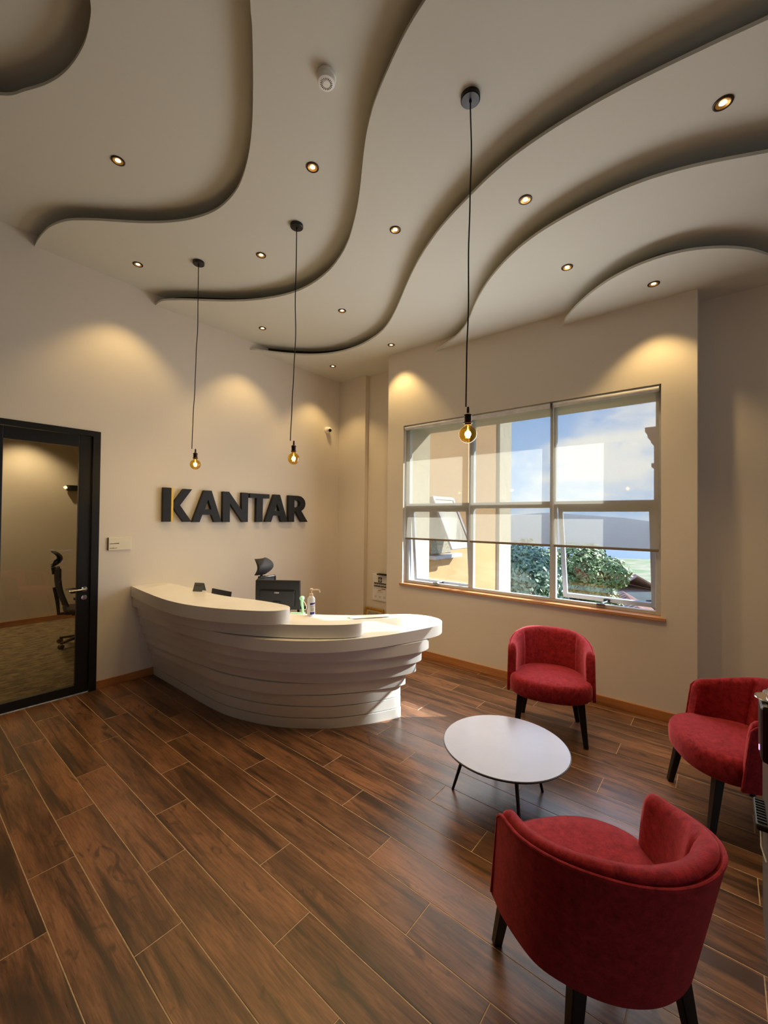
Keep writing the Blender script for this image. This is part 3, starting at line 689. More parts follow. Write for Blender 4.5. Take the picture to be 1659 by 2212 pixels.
def house(loc, sx, sy, hw, hr, rz, lab, roofm='roof'):
    t = thing('house', lab, 'house', loc, rz, 'houses below the window')
    bm = nb(); box(bm, -sx, sx, -sy, sy, 0, hw); link('wall', bm, 'house', t)
    bm = nb(); e = 0.35
    for s in (-1, 1):
        v = [bm.verts.new(p) for p in ((-sx - e, s * (sy + e), hw - 0.15), (sx + e, s * (sy + e), hw - 0.15), (sx + e, 0, hw + hr), (-sx - e, 0, hw + hr))]
        v2 = [bm.verts.new((q.co.x, q.co.y, q.co.z + 0.15)) for q in v]
        bm.faces.new(v); bm.faces.new(v2)
        for i in range(4): bm.faces.new((v[i], v[(i + 1) % 4], v2[(i + 1) % 4], v2[i]))
    for i in range(9):
        x = -sx + 2 * sx * i / 8
        for s in (-1, 1): bar(bm, (x, s * (sy + e), hw + 0.05), (x, 0, hw + hr + 0.2), 0.12, 0.12)
    link('roof', bm, roofm, t)
    for i in (-1, 0, 1):
        bm = nb(); box(bm, -sx - 0.05, -sx + 0.05, i * sy * 0.55 - 0.4, i * sy * 0.55 + 0.4, hw * 0.35, hw * 0.75); link('window', bm, 'dark', t)
house((33.0, 5.0, -9.0), 3.0, 2.4, 3.7, 1.5, 0.3, 'low house with the pale pinkish roof beneath the right sash')
house((42.0, 2.6, -9.0), 2.8, 2.4, 3.3, 1.5, -0.2, 'low house with the red roof at the right window corner')
house((52.0, 9.5, -9.0), 3.5, 3.0, 3.4, 1.6, 0.8, 'distant low house behind the pale pinkish roof')
ch = thing('brick_column', 'red-brown brick tower with stepped cap at the right edge of the window view', 'tower', (20.6, 1.66, -9.0))
bm = nb(); box(bm, -0.6, 0.6, -0.5, 0.5, 0, 14.0); link('shaft', bm, 'brick', ch)
for z0, z1, ee in ((13.0, 13.15, 0.08), (14.0, 14.2, 0.10), (14.2, 14.42, 0.2), (14.42, 14.6, 0.28)):
    bm = nb(); box(bm, -0.6 - ee, 0.6 + ee, -0.5 - ee, 0.5 + ee, z0, z1); link('cap_course', bm, 'brick', ch)
for i, (hx_, hy_, hr_, hz_) in enumerate(((190, 60, 70, 14), (210, -40, 90, 11), (170, 130, 60, 18))):
    bm = nb(); lathe(bm, [(1.0, -0.2), (0.8, 0.25), (0.55, 0.6), (0.3, 0.85), (0, 1)], 28)
    o = link('hill', bm, 'hill', None, True); o.scale = (hr_, hr_ * 1.4, hz_); o.location = (hx_, hy_, -9.2)
    tag(o, None, None, None, 'structure')

# ------------------------------------------------------------------ reception desk
zt = [1.04, 0.925, 0.815, 0.708, 0.605, 0.50, 0.395, 0.29, 0.19, 0.092, 0.0]
inner_mid = [(2.55, 2.95), (2.42, 3.2), (2.32, 3.6), (2.28, 4.2), (2.27, 5.0605)]
front = {
 1: [(1.785, 5.0605), (1.745, 4.62), (1.715, 4.23), (1.708, 3.96), (1.727, 3.72), (1.762, 3.55), (1.800, 3.42), (1.842, 3.31), (1.905, 3.17), (1.992, 3.01), (2.085, 2.89), (2.170, 2.855), (2.255, 2.875), (2.300, 2.96), (2.300, 3.09), (2.285, 3.25), (2.250, 3.44), (2.200, 3.62), (2.165, 3.83), (2.150, 4.08), (2.160, 4.40), (2.165, 4.75), (2.150, 5.0605)],
 2: [(1.803, 5.0605), (1.795, 4.71), (1.790, 4.25), (1.803, 3.88), (1.842, 3.60), (1.885, 3.42), (1.925, 3.31), (2.005, 3.11), (2.120, 2.90), (2.230, 2.73), (2.360, 2.575), (2.455, 2.475), (2.550, 2.405), (2.630, 2.385), (2.680, 2.425), (2.680, 2.49), (2.655, 2.59), (2.620, 2.70), (2.560, 2.85), (2.470, 3.05), (2.390, 3.30), (2.320, 3.62), (2.270, 4.0), (2.250, 4.5), (2.24, 5.0605)],
 3: [(1.850, 5.0605), (1.842, 4.80), (1.835, 4.38), (1.838, 3.98), (1.862, 3.66), (1.896, 3.41), (1.955, 3.15), (2.035, 2.94), (2.160, 2.73), (2.325, 2.54), (2.465, 2.43), (2.640, 2.325), (2.840, 2.235), (2.990, 2.185), (3.140, 2.140), (3.275, 2.105), (3.385, 2.090), (3.485, 2.110), (3.565, 2.160), (3.620, 2.240), (3.640, 2.345), (3.620, 2.470), (3.550, 2.600), (3.400, 2.740), (3.210, 2.910), (3.070, 3.060), (2.930, 3.250), (2.810, 3.50), (2.730, 3.90), (2.70, 4.4), (2.70, 5.0605)],
 4: [(1.875, 5.0605), (1.890, 4.82), (1.900, 4.37), (1.903, 3.98), (1.910, 3.72), (1.930, 3.48), (1.958, 3.33), (2.025, 3.13), (2.155, 2.90), (2.385, 2.60), (2.515, 2.475), (2.665, 2.355), (2.845, 2.245), (3.045, 2.155), (3.170, 2.120), (3.270, 2.125), (3.335, 2.165), (3.365, 2.25), (3.36, 2.36), (3.28, 2.50), (3.0, 2.72)] + inner_mid,
 5: [(1.903, 5.0605), (1.920, 4.73), (1.935, 4.31), (1.942, 3.92), (1.962, 3.57), (1.992, 3.40), (2.060, 3.19), (2.140, 3.00), (2.245, 2.82), (2.415, 2.61), (2.535, 2.495), (2.695, 2.375), (2.880, 2.265), (3.030, 2.205), (3.150, 2.170), (3.235, 2.175), (3.285, 2.22), (3.305, 2.31), (3.29, 2.40), (3.20, 2.54), (2.95, 2.74)] + inner_mid,
 6: [(1.935, 5.0605), (1.950, 4.62), (1.962, 4.22), (1.985, 3.87), (2.020, 3.53), (2.098, 3.26), (2.182, 3.05), (2.308, 2.83), (2.445, 2.655), (2.570, 2.545), (2.735, 2.415), (2.920, 2.300), (3.060, 2.240), (3.160, 2.210), (3.220, 2.225), (3.25, 2.28), (3.25, 2.37), (3.22, 2.45), (3.1, 2.58), (2.9, 2.76)] + inner_mid,
 7: [(1.970, 5.0605), (1.985, 4.70), (1.990, 4.25), (1.992, 3.95), (2.005, 3.62), (2.030, 3.46), (2.090, 3.24), (2.170, 3.04), (2.285, 2.87), (2.455, 2.67), (2.590, 2.555), (2.760, 2.430), (2.945, 2.325), (3.065, 2.272), (3.115, 2.27), (3.145, 2.31), (3.145, 2.39), (3.12, 2.46), (3.0, 2.62), (2.85, 2.78)] + inner_mid,
 8: [(2.000, 5.0605), (2.012, 4.80), (2.018, 4.40), (2.018, 3.98), (2.032, 3.67), (2.055, 3.49), (2.112, 3.26), (2.190, 3.06), (2.295, 2.88), (2.460, 2.665), (2.590, 2.550), (2.765, 2.430), (2.960, 2.335), (3.085, 2.300), (3.115, 2.375), (3.10, 2.45), (3.0, 2.60), (2.85, 2.78)] + inner_mid,
 9: [(2.024, 5.0605), (2.030, 4.70), (2.030, 4.35), (2.028, 3.96), (2.034, 3.66), (2.058, 3.48), (2.115, 3.26), (2.195, 3.05), (2.298, 2.87), (2.462, 2.662), (2.592, 2.546), (2.770, 2.425), (2.965, 2.330), (3.076, 2.290), (3.108, 2.37), (3.095, 2.44), (2.99, 2.59), (2.84, 2.77)] + inner_mid,
 10: [(2.030, 5.0605), (2.033, 4.70), (2.032, 4.30), (2.030, 3.96), (2.038, 3.65), (2.062, 3.47), (2.120, 3.25), (2.198, 3.045), (2.300, 2.865), (2.464, 2.660), (2.594, 2.542), (2.775, 2.420), (2.970, 2.322), (3.070, 2.280), (3.100, 2.36), (3.085, 2.43), (2.98, 2.58), (2.83, 2.76)] + inner_mid,
}
desk = thing('reception_desk', 'white curved reception desk of ten stacked overlapping slabs', 'desk', (2.3, 3.5, 0))
for k in range(1, 11):
    P = spline(front[k], 4)
    P = smooth2(P, 2)
    pts = [(p.x - 2.3, p.y - 3.5) for p in P]
    b = nb(); prism(b, pts, zt[k] + 0.0003, zt[k - 1] - (0.0003 if k < 3 else 0.0075), 0.004 if k < 4 else 0.0025, 2)
    o = link('slab', b, 'desk', desk, True)
    if k == 3: o['label'] = 'wide low worktop slab with rounded end'
    if k == 1: o['label'] = 'high counter slab on top'

# ------------------------------------------------------------------ wall letters
sign = thing('wall_sign', 'large black raised letters reading KANTAR on the beige wall', 'sign', (3.1, YB, 1.94))
SY = 5.0
def letter(pts, holes=None, m='sign', y0=SY, name='letter', label=None):
    bm = nb(); prism_xz(bm, [(p[0] - 3.1, p[1] - 1.94) for p in pts], y0 - YB, -0.012, [[(q[0] - 3.1, q[1] - 1.94) for q in h] for h in holes] if holes else None)
    o = link(name, bm, m, sign)
    if label: o['label'] = label
    return o
ZB, ZT = 1.745, 2.142
letter([(2.087, ZT + 0.006), (2.174, ZT + 0.006), (2.174, ZB + 0.006), (2.087, ZB + 0.006)])
letter([(2.175, ZT + 0.005), (2.200, ZT + 0.005), (2.197, ZB + 0.007), (2.175, ZB + 0.007)], None, 'gold', SY - 0.001, 'gold_strip', 'narrow gold strip along the stem of the K')
letter([(2.319, 2.145), (2.419, 2.145), (2.278, 1.946), (2.419, 1.749), (2.323, 1.749), (2.201, 1.915), (2.201, 1.972)])
letter([(2.572, ZT), (2.669, ZT), (2.807, ZB), (2.711, ZB), (2.674, 1.837), (2.553, 1.837), (2.518, ZB), (2.429, ZB)], [[(2.626, 2.030), (2.583, 1.905), (2.671, 1.905)]])
letter([(2.824, ZT), (2.909, ZT), (3.098, 1.902), (3.095, ZT), (3.191, ZT), (3.190, ZB), (3.114, ZB), (2.924, 1.993), (2.924, ZB), (2.825, ZB)])
letter([(3.219, ZT - 0.003), (3.533, ZT - 0.003), (3.533, 2.078), (3.425, 2.078), (3.423, ZB), (3.323, ZB), (3.325, 2.078), (3.219, 2.078)])
letter([(3.613, ZT), (3.715, ZT), (3.858, ZB), (3.748, ZB), (3.710, 1.837), (3.600, 1.837), (3.565, ZB), (3.462, ZB)], [[(3.664, 2.014), (3.626, 1.905), (3.712, 1.905)]])
letter([(3.874, ZT), (4.050, ZT), (4.105, 2.134), (4.150, 2.108), (4.182, 2.070), (4.192, 2.030), (4.186, 1.985), (4.160, 1.945), (4.112, 1.914), (4.241, ZB), (4.125, ZB), (4.010, 1.901), (3.978, 1.901), (3.978, ZB), (3.874, ZB)],
       [[(3.978, 2.075), (4.040, 2.075), (4.076, 2.060), (4.093, 2.022), (4.080, 1.985), (4.040, 1.966), (3.978, 1.966)]])

# door plaque
pl = thing('door_plaque', 'small cream wall plaque with two dark text lines beside the glass door', 'sign', (1.665, YB, 1.514))
b = nb(); box(b, -0.109, 0.109, -0.016, 0, -0.068, 0.068, 0.002); link('plate', b, 'plaque', pl)
b = nb(); box(b, -0.113, -0.108, -0.018, 0, -0.068, 0.068); link('edge', b, 'bronze', pl)
rn = random.Random(2)
for zz, ww in ((0.002, 0.085), (-0.046, 0.066)):
    b = nb(); x = -0.098
    while x < -0.098 + ww:
        lw = rn.uniform(0.004, 0.007); hh = rn.choice((0.006, 0.007, 0.010))
        box(b, x, x + lw, -0.0168, -0.0158, zz - 0.005, zz - 0.005 + hh); x += lw + 0.0022
    link('text_line', b, 'ink', pl)

# CCTV
cc = thing('security_camera', 'white ball security camera with black lens on the wall near the corner', 'camera', (4.675, YB, 3.262))
b = nb(); lathe_y(b, [(0.052, 0), (0.052, 0.012), (0.045, 0.018), (0, 0.018)], (0, 0, 0)); link('mount', b, 'white', cc, True)
b = nb(); lathe(b, [(0.045 * math.sin(math.pi * i / 10), -0.045 * math.cos(math.pi * i / 10)) for i in range(11)], 20, (0.005, -0.05, 0)); link('ball', b, 'white', cc, True)
b = nb(); d_ = Vector((-0.30, -0.86, -0.42)).normalized()
tube(b, [Vector((0.005, -0.05, 0)) + d_ * 0.034, Vector((0.005, -0.05, 0)) + d_ * 0.048], 0.026, 18); link('lens', b, 'dark', cc)

# ------------------------------------------------------------------ ceiling fittings
LIGHTS = [
 ((1.095, 3.506), 4.48, 'recessed downlight in the dark upper left panel, above the door'),
 ((1.960, 2.308), 4.37, 'recessed downlight left of the long wave, below the smoke detector'),
 ((1.629, 4.593), 4.37, 'recessed downlight near the sign wall, leftmost by the wall'),
 ((2.321, 3.478), 4.37, 'recessed downlight between the two small pendant cords'),
 ((2.712, 2.126), 4.245, 'recessed downlight left of the large pendant cord, mid ceiling'),
 ((3.404, 3.449), 4.245, 'recessed downlight just right of the middle pendant cord'),
 ((3.093, 4.580), 4.245, 'recessed downlight by the sign wall, left of the middle pendant cord'),
 ((4.289, 3.413), 4.125, 'recessed downlight over the left end of the window wall'),
 ((4.354, 4.597), 4.125, 'recessed downlight in the far back corner'),
 ((2.913, 1.097), 4.125, 'recessed downlight just right of the large pendant cord'),
 ((2.904, -0.004), 4.125, 'largest recessed downlight at the upper right'),
 ((3.725, 1.035), 4.0, 'recessed downlight in the panel above the window, right of centre'),
 ((4.233, 0.461), 3.88, 'recessed downlight in the lowest panel, at the right of the window'),
]
spot_d = bpy.data.lights.new('downlight_beam', 'SPOT'); spot_d.energy = SPOT; spot_d.color = (1.0, 0.68, 0.28)
spot_d.spot_size = math.radians(94); spot_d.spot_blend = 0.55; spot_d.shadow_soft_size = 0.03
proto = None
for (x, y), z, lab in LIGHTS:
    if proto is None:
        proto = thing('downlight', lab, 'light', (x, y, z), 0, 'ceiling downlights'); r = proto
        b = nb(); lathe(b, [(0.043, 0.0), (0.046, -0.007), (0.053, -0.009), (0.060, -0.006), (0.061, 0.0)], 28, cap=False); link('trim_ring', b, 'bronze', proto, True)
        b = nb(); lathe(b, [(0.044, -0.006), (0.041, -0.0055), (0.030, -0.002), (0.024, -0.001)], 28, cap=False); link('reflector', b, 'reflector', proto, True)
        b = nb(); lathe(b, [(0.0, -0.0035), (0.016, -0.0032), (0.024, -0.001), (0.024, 0.0)], 24, cap=False); link('lamp_disc', b, 'lamp', proto, True)
    else:
        r = copy_tree(proto); r.location = (x, y, z); r['label'] = lab
    r.scale = (0.77, 0.77, 0.9)
    so_ = bpy.data.objects.new('downlight_beam', spot_d); col.objects.link(so_); so_.location = (x, y, z - 0.02)

sm = thing('smoke_detector', 'round white smoke detector with slotted dome on the upper ceiling', 'detector', (1.594, 1.766, 4.37))
b = nb(); lathe(b, [(0.056, 0.0), (0.056, -0.018), (0.052, -0.022), (0, -0.022)], 32); link('base', b, 'white', sm)
b = nb(); lathe(b, [(0.051, -0.022), (0.051, -0.040), (0.047, -0.047), (0.036, -0.050), (0.020, -0.050), (0.018, -0.052), (0, -0.052)], 32); link('dome', b, 'white', sm)
for i in range(20):
    a = 2 * math.pi * i / 20
    b = nb(); c_, s_ = math.cos(a), math.sin(a)
    box(b, -0.006, 0.007, -0.0020, 0.0024, -0.0004, 0.0010)
    o = link('slot', b, 'dark', sm); o.location = (0.0285 * c_, 0.0285 * s_, -0.0500); o.rotation_euler = (0, 0, a)

def pendant(x, y, z, zb, lab, wob, watts):
    p = thing('pendant_lamp', lab, 'lamp', (x, y, z), 0, 'bare bulb pendant lamps')
    b = nb(); lathe(b, [(0.055, 0.0), (0.055, -0.022), (0.050, -0.026), (0.008, -0.027), (0.006, -0.04), (0, -0.04)], 32); link('canopy', b, 'black', p)
    top = -0.03; bot = zb + 0.155 - z
    pts = [Vector((wob[i][0], wob[i][1], top + (bot - top) * i / (len(wob) - 1))) for i in range(len(wob))]
    fine = []
    for i in range(len(pts) - 1):
        for k in range(5):
            t = k / 5; t2 = t * t * (3 - 2 * t); fine.append(pts[i].lerp(pts[i + 1], t) * 1.0)
            fine[-1].x = pts[i].x + (pts[i + 1].x - pts[i].x) * t2; fine[-1].y = pts[i].y + (pts[i + 1].y - pts[i].y) * t2
    fine.append(pts[-1])
    b = nb(); tube(b, fine, 0.0042, 8); link('cord', b, 'cord', p, True)
    zc = zb - z
    b = nb(); lathe(b, [(0.005, 0.155), (0.007, 0.145), (0.008, 0.12), (0.018, 0.112), (0.022, 0.110), (0.022, 0.103), (0.0195, 0.102), (0.0195, 0.068), (0.025, 0.066), (0.025, 0.061), (0.0195, 0.060), (0.0195, 0.052), (0, 0.052)], 24, (0, 0, zc)); link('socket', b, 'bronze', p)
    R = 0.0505; prof = [(0.013, 0.058), (0.0145, 0.050)]
    for i in range(3, 19):
        a = math.pi * i / 18; prof.append((R * math.sin(a), R * math.cos(a)))
    b = nb(); lathe(b, prof, 32, (0, 0, zc), cap=False); bl_ = link('bulb', b, 'amber', p, True)
    b = nb()
    for a in (0.4, 2.0, 3.54, 5.1):
        tube(b, [(0.004 * math.cos(a), 0.004 * math.sin(a), zc + 0.022), (0.010 * math.cos(a), 0.010 * math.sin(a), zc - 0.022)], 0.0022, 6)
    link('filament', b, 'filament', bl_)
    b = nb(); tube(b, [(0, 0, zc + 0.055), (0, 0, zc + 0.022)], 0.004, 8); link('stem', b, 'white', bl_)
    ld = bpy.data.lights.new('pendant_glow', 'POINT'); ld.energy = watts; ld.color = (1, 0.74, 0.38); ld.shadow_soft_size = 0.02
    lo_ = bpy.data.objects.new('pendant_glow', ld); col.objects.link(lo_); lo_.location = (x, y, zb)
S_ = Vector((0.633, -0.774))
def wv(L): return [(S_.x * a, S_.y * a) for a in L]
pendant(2.110, 1.117, 4.245, 2.303, 'bare globe bulb pendant hanging in front of the window, the largest', wv([0, 0.008, 0.002, -0.004, -0.002, -0.010, -0.012]), 5)
pendant(2.271, 2.874, 4.37, 2.327, 'bare globe bulb pendant hanging right of the sign, over the desk end', wv([0, 0.0, -0.004, 0.004, -0.008, -0.020, -0.030]), 5)
pendant(1.995, 4.068, 4.37, 2.335, 'bare globe bulb pendant hanging over the letter A, nearest the glass door', wv([0, 0.0, 0.002, -0.010, -0.016, -0.030, -0.036]), 5)

# assumed lamp of the office behind the door (out of view, on its ceiling)
od = bpy.data.lights.new('office_beam', 'SPOT'); od.energy = 90; od.color = (1, 0.74, 0.40); od.spot_size = math.radians(110); od.spot_blend = 0.7; od.shadow_soft_size = 0.05
for xx in (0.2, 1.5):
    oo = bpy.data.objects.new('office_beam', od); col.objects.link(oo); oo.location = (xx, 8.4, 3.33)

# ------------------------------------------------------------------ red tub chairs
HT_ = [(0.345, 0.085), (0.347, -0.02), (0.342, -0.10), (0.318, -0.195), (0.275, -0.28), (0.215, -0.345), (0.15, -0.385), (0.075, -0.41), (0.0, -0.418)]
HB_ = [(0.345, 0.130), (0.345, 0.03), (0.325, -0.085), (0.300, -0.15), (0.252, -0.205), (0.185, -0.258), (0.12, -0.292), (0.06, -0.309), (0.0, -0.315)]
def resample(P, n):
    L = [0]
    for a, c in zip(P, P[1:]): L.append(L[-1] + (c - a).length)
    out = []
    for i in range(n):
        d = L[-1] * i / (n - 1); k = 0
        while k < len(P) - 2 and L[k + 1] < d: k += 1
        t = (d - L[k]) / max(1e-9, L[k + 1] - L[k]); out.append(P[k].lerp(P[k + 1], t))
    return out
def full(half, n):
    P = spline(half + [(-x, y) for x, y in reversed(half[:-1])], 6); return resample(P, n)
NS = 73
TOP, BOT = full(HT_, NS), full(HB_, NS)
def ztop(u):    # u in -1..1 around the shell, 0 at the back
    a = abs(u); s = min(1, max(0, (1 - a) / 0.75)); s = s * s * (3 - 2 * s)
    e_ = max(0.0, (a - 0.93) / 0.07)
    return 0.702 + 0.081 * s - 0.030 * e_ * e_
def chair_parts(root):
    # outer shell panel
    b = nb(); rings = []; edge = []
    nrm = []
    for i in range(NS):
        d = (TOP[min(i + 1, NS - 1)] - TOP[max(i - 1, 0)]).normalized(); nrm.append(Vector((d.y, -d.x)))
    if nrm[NS // 2].y < 0: nrm = [-q for q in nrm]        # point to the inside
    for i in range(NS):
        u = 2 * i / (NS - 1) - 1; zt_ = ztop(u); zb_ = 0.325; n_ = nrm[i]; ring = []
        prof = []
        for k in range(7):
            t = k / 6; p = BOT[i].lerp(TOP[i], t); prof.append((p, zb_ + (zt_ - 0.012 - zb_) * t))
        for p, z in prof: ring.append(Vector((p.x, p.y, z)))
        for p, z in reversed(prof):
            q = p + n_ * 0.018; ring.append(Vector((q.x, q.y, z)))
        rings.append([b.verts.new(v) for v in ring]); edge.append(Vector((TOP[i].x, TOP[i].y, zt_ - 0.010)) + Vector((n_.x, n_.y, 0)) * 0.004)
    m = len(rings[0])
    for a, c in zip(rings, rings[1:]):
        for k in range(m): b.faces.new((a[k], a[(k + 1) % m], c[(k + 1) % m], c[k]))
    b.faces.new(rings[0]); b.faces.new(list(reversed(rings[-1])))
    link('outer_shell', b, 'velvet', root, True)
    # piping along the top edge and down the arm fronts
    b = nb()
    e0 = Vector((BOT[0].x, BOT[0].y, 0.335)); e1 = Vector((BOT[-1].x, BOT[-1].y, 0.335))
    tube(b, [e0.lerp(edge[0], t / 5) for t in range(5)] + edge + [edge[-1].lerp(e1, t / 5) for t in range(1, 6)], 0.0065, 8)
    link('piping', b, 'velvet', root, True)
    # padded inside of back and arms
    b = nb(); rings = []
    for i in range(NS):
        u = 2 * i / (NS - 1) - 1; zt_ = ztop(u) + 0.006; n_ = nrm[i]
        a = abs(u); th = 0.052 + 0.030 * max(0, 1 - a * 1.1)
        crease = math.exp(-((a - 0.46) / 0.030) ** 2)
        endf = min(1.0, (1 - a) / 0.06); endf = math.sqrt(max(0, 1 - (1 - endf) ** 2)) * 0.75 + 0.25
        ring = []
        drop = 0.030 * (1 - endf)
        zt2 = zt_ - drop
        crease *= 0.016
        prof = [(0.010, 0.43), (0.010, zt2 - 0.03)]
        for q in range(9):                     # half-round roll from the shell over to the inner face
            an = math.pi * q / 8; hw = 0.5 * th * endf
            prof.append((0.010 + hw - hw * math.cos(an), zt2 - 0.016 + 0.026 * math.sin(an) - 0.02 * (q / 8) ** 2))
        for z in (zt2 - 0.07, zt2 - 0.12, 0.575, 0.50, 0.43):
            prof.append((0.010 + th * endf * (1.0 + 0.10 * math.sin(math.pi * min(1, max(0, (zt2 - z) / (zt2 - 0.43))))), z))
        for k, (off, z) in enumerate(prof):
            t = min(1, max(0, (z - 0.325) / (zt_ - 0.325))); p = BOT[i].lerp(TOP[i], t)
            if k >= 7: off -= crease * min(1.0, (k - 6) / 4)
            pp = p + n_ * (off + 0.004); ring.append(b.verts.new((pp.x, pp.y, z)))
        rings.append(ring)
    m = len(rings[0])
    for a, c in zip(rings, rings[1:]):
        for k in range(m): b.faces.new((a[k], a[(k + 1) % m], c[(k + 1) % m], c[k]))
    b.faces.new(rings[0]); b.faces.new(list(reversed(rings[-1])))
    link('back_cushion', b, 'velvet', root, True)
    # seat
    hs = [(0.0, 0.318), (0.10, 0.312), (0.20, 0.281), (0.275, 0.222), (0.318, 0.155), (0.325, 0.10), (0.302, 0.055), (0.288, 0.0), (0.272, -0.08), (0.235, -0.17), (0.16, -0.235), (0.08, -0.262), (0.0, -0.268)]
    P = spline(hs + [(-x, y) for x, y in reversed(hs[1:-1])] + [hs[0]], 4)[:-1]
    b = nb(); rings = []; cen = Vector((0, 0.03))
    for s, z in ((0.86, 0.330), (0.955, 0.336), (0.99, 0.352), (1.0, 0.385), (1.0, 0.425), (0.985, 0.452), (0.95, 0.470), (0.88, 0.481), (0.6, 0.489), (0.25, 0.492)):
        rings.append([b.verts.new((cen.x + (p.x - cen.x) * s, cen.y + (p.y - cen.y) * s, z)) for p in P])
    for a, c in zip(rings, rings[1:]):
        for k in range(len(P)): b.faces.new((a[k], a[(k + 1) % len(P)], c[(k + 1) % len(P)], c[k]))
    b.faces.new(list(reversed(rings[0]))); b.faces.new(rings[-1])
    link('seat', b, 'velvet', root, True)
    for s in (-1, 1):
        b = nb(); bar(b, (s * 0.232, 0.190, 0.340), (s * 0.268, 0.246, 0.001), 0.058, 0.036, 0.045, 0.034); link('leg', b, 'black', root)
        b = nb(); bar(b, (s * 0.185, -0.190, 0.335), (s * 0.236, -0.222, 0.001), 0.056, 0.036, 0.045, 0.034); link('leg', b, 'black', root)
chair = thing('tub_chair', 'red velvet tub chair under the window, facing the camera', 'chair', (3.755, 1.172, 0), 1.883, 'red tub chairs')
chair_parts(chair)
c2 = copy_tree(chair); c2.location = (3.414, -0.052, 0); c2.rotation_euler = (0, 0, 0.448 + math.pi / 2 * 0); c2['label'] = 'red velvet tub chair at the right edge, beside the water dispenser'
c3 = copy_tree(chair); c3.location = (1.752, 0.390, 0); c3.rotation_euler = (0, 0, -0.723); c3['label'] = 'large red velvet tub chair in the foreground, seen from behind'

# ------------------------------------------------------------------ coffee table
tb = thing('coffee_table', 'round white-topped low coffee table on thin black legs', 'table', (2.663, 1.120, 0))
b = nb(); lathe(b, [(0.0, 0.312), (0.388, 0.312), (0.397, 0.316), (0.404, 0.324), (0.404, 0.3285), (0, 0.3285)], 72); link('edge_band', b, 'black', tb, False)
b = nb(); lathe(b, [(0.0, 0.3285), (0.400, 0.3285), (0.401, 0.3300), (0.399, 0.3315), (0, 0.3315)], 72); link('tabletop', b, 'tabletop', tb)
for a in ((-0.181, 0.287), (0.187, -0.186), (-0.25, -0.20), (0.27, 0.19)):
    d = Vector(a); b = nb()
    tube(b, [Vector((d.x * 0.72, d.y * 0.72, 0.312)), Vector((d.x, d.y, 0.0))], 0.013, 12, 0.0085); link('leg', b, 'black', tb, True)

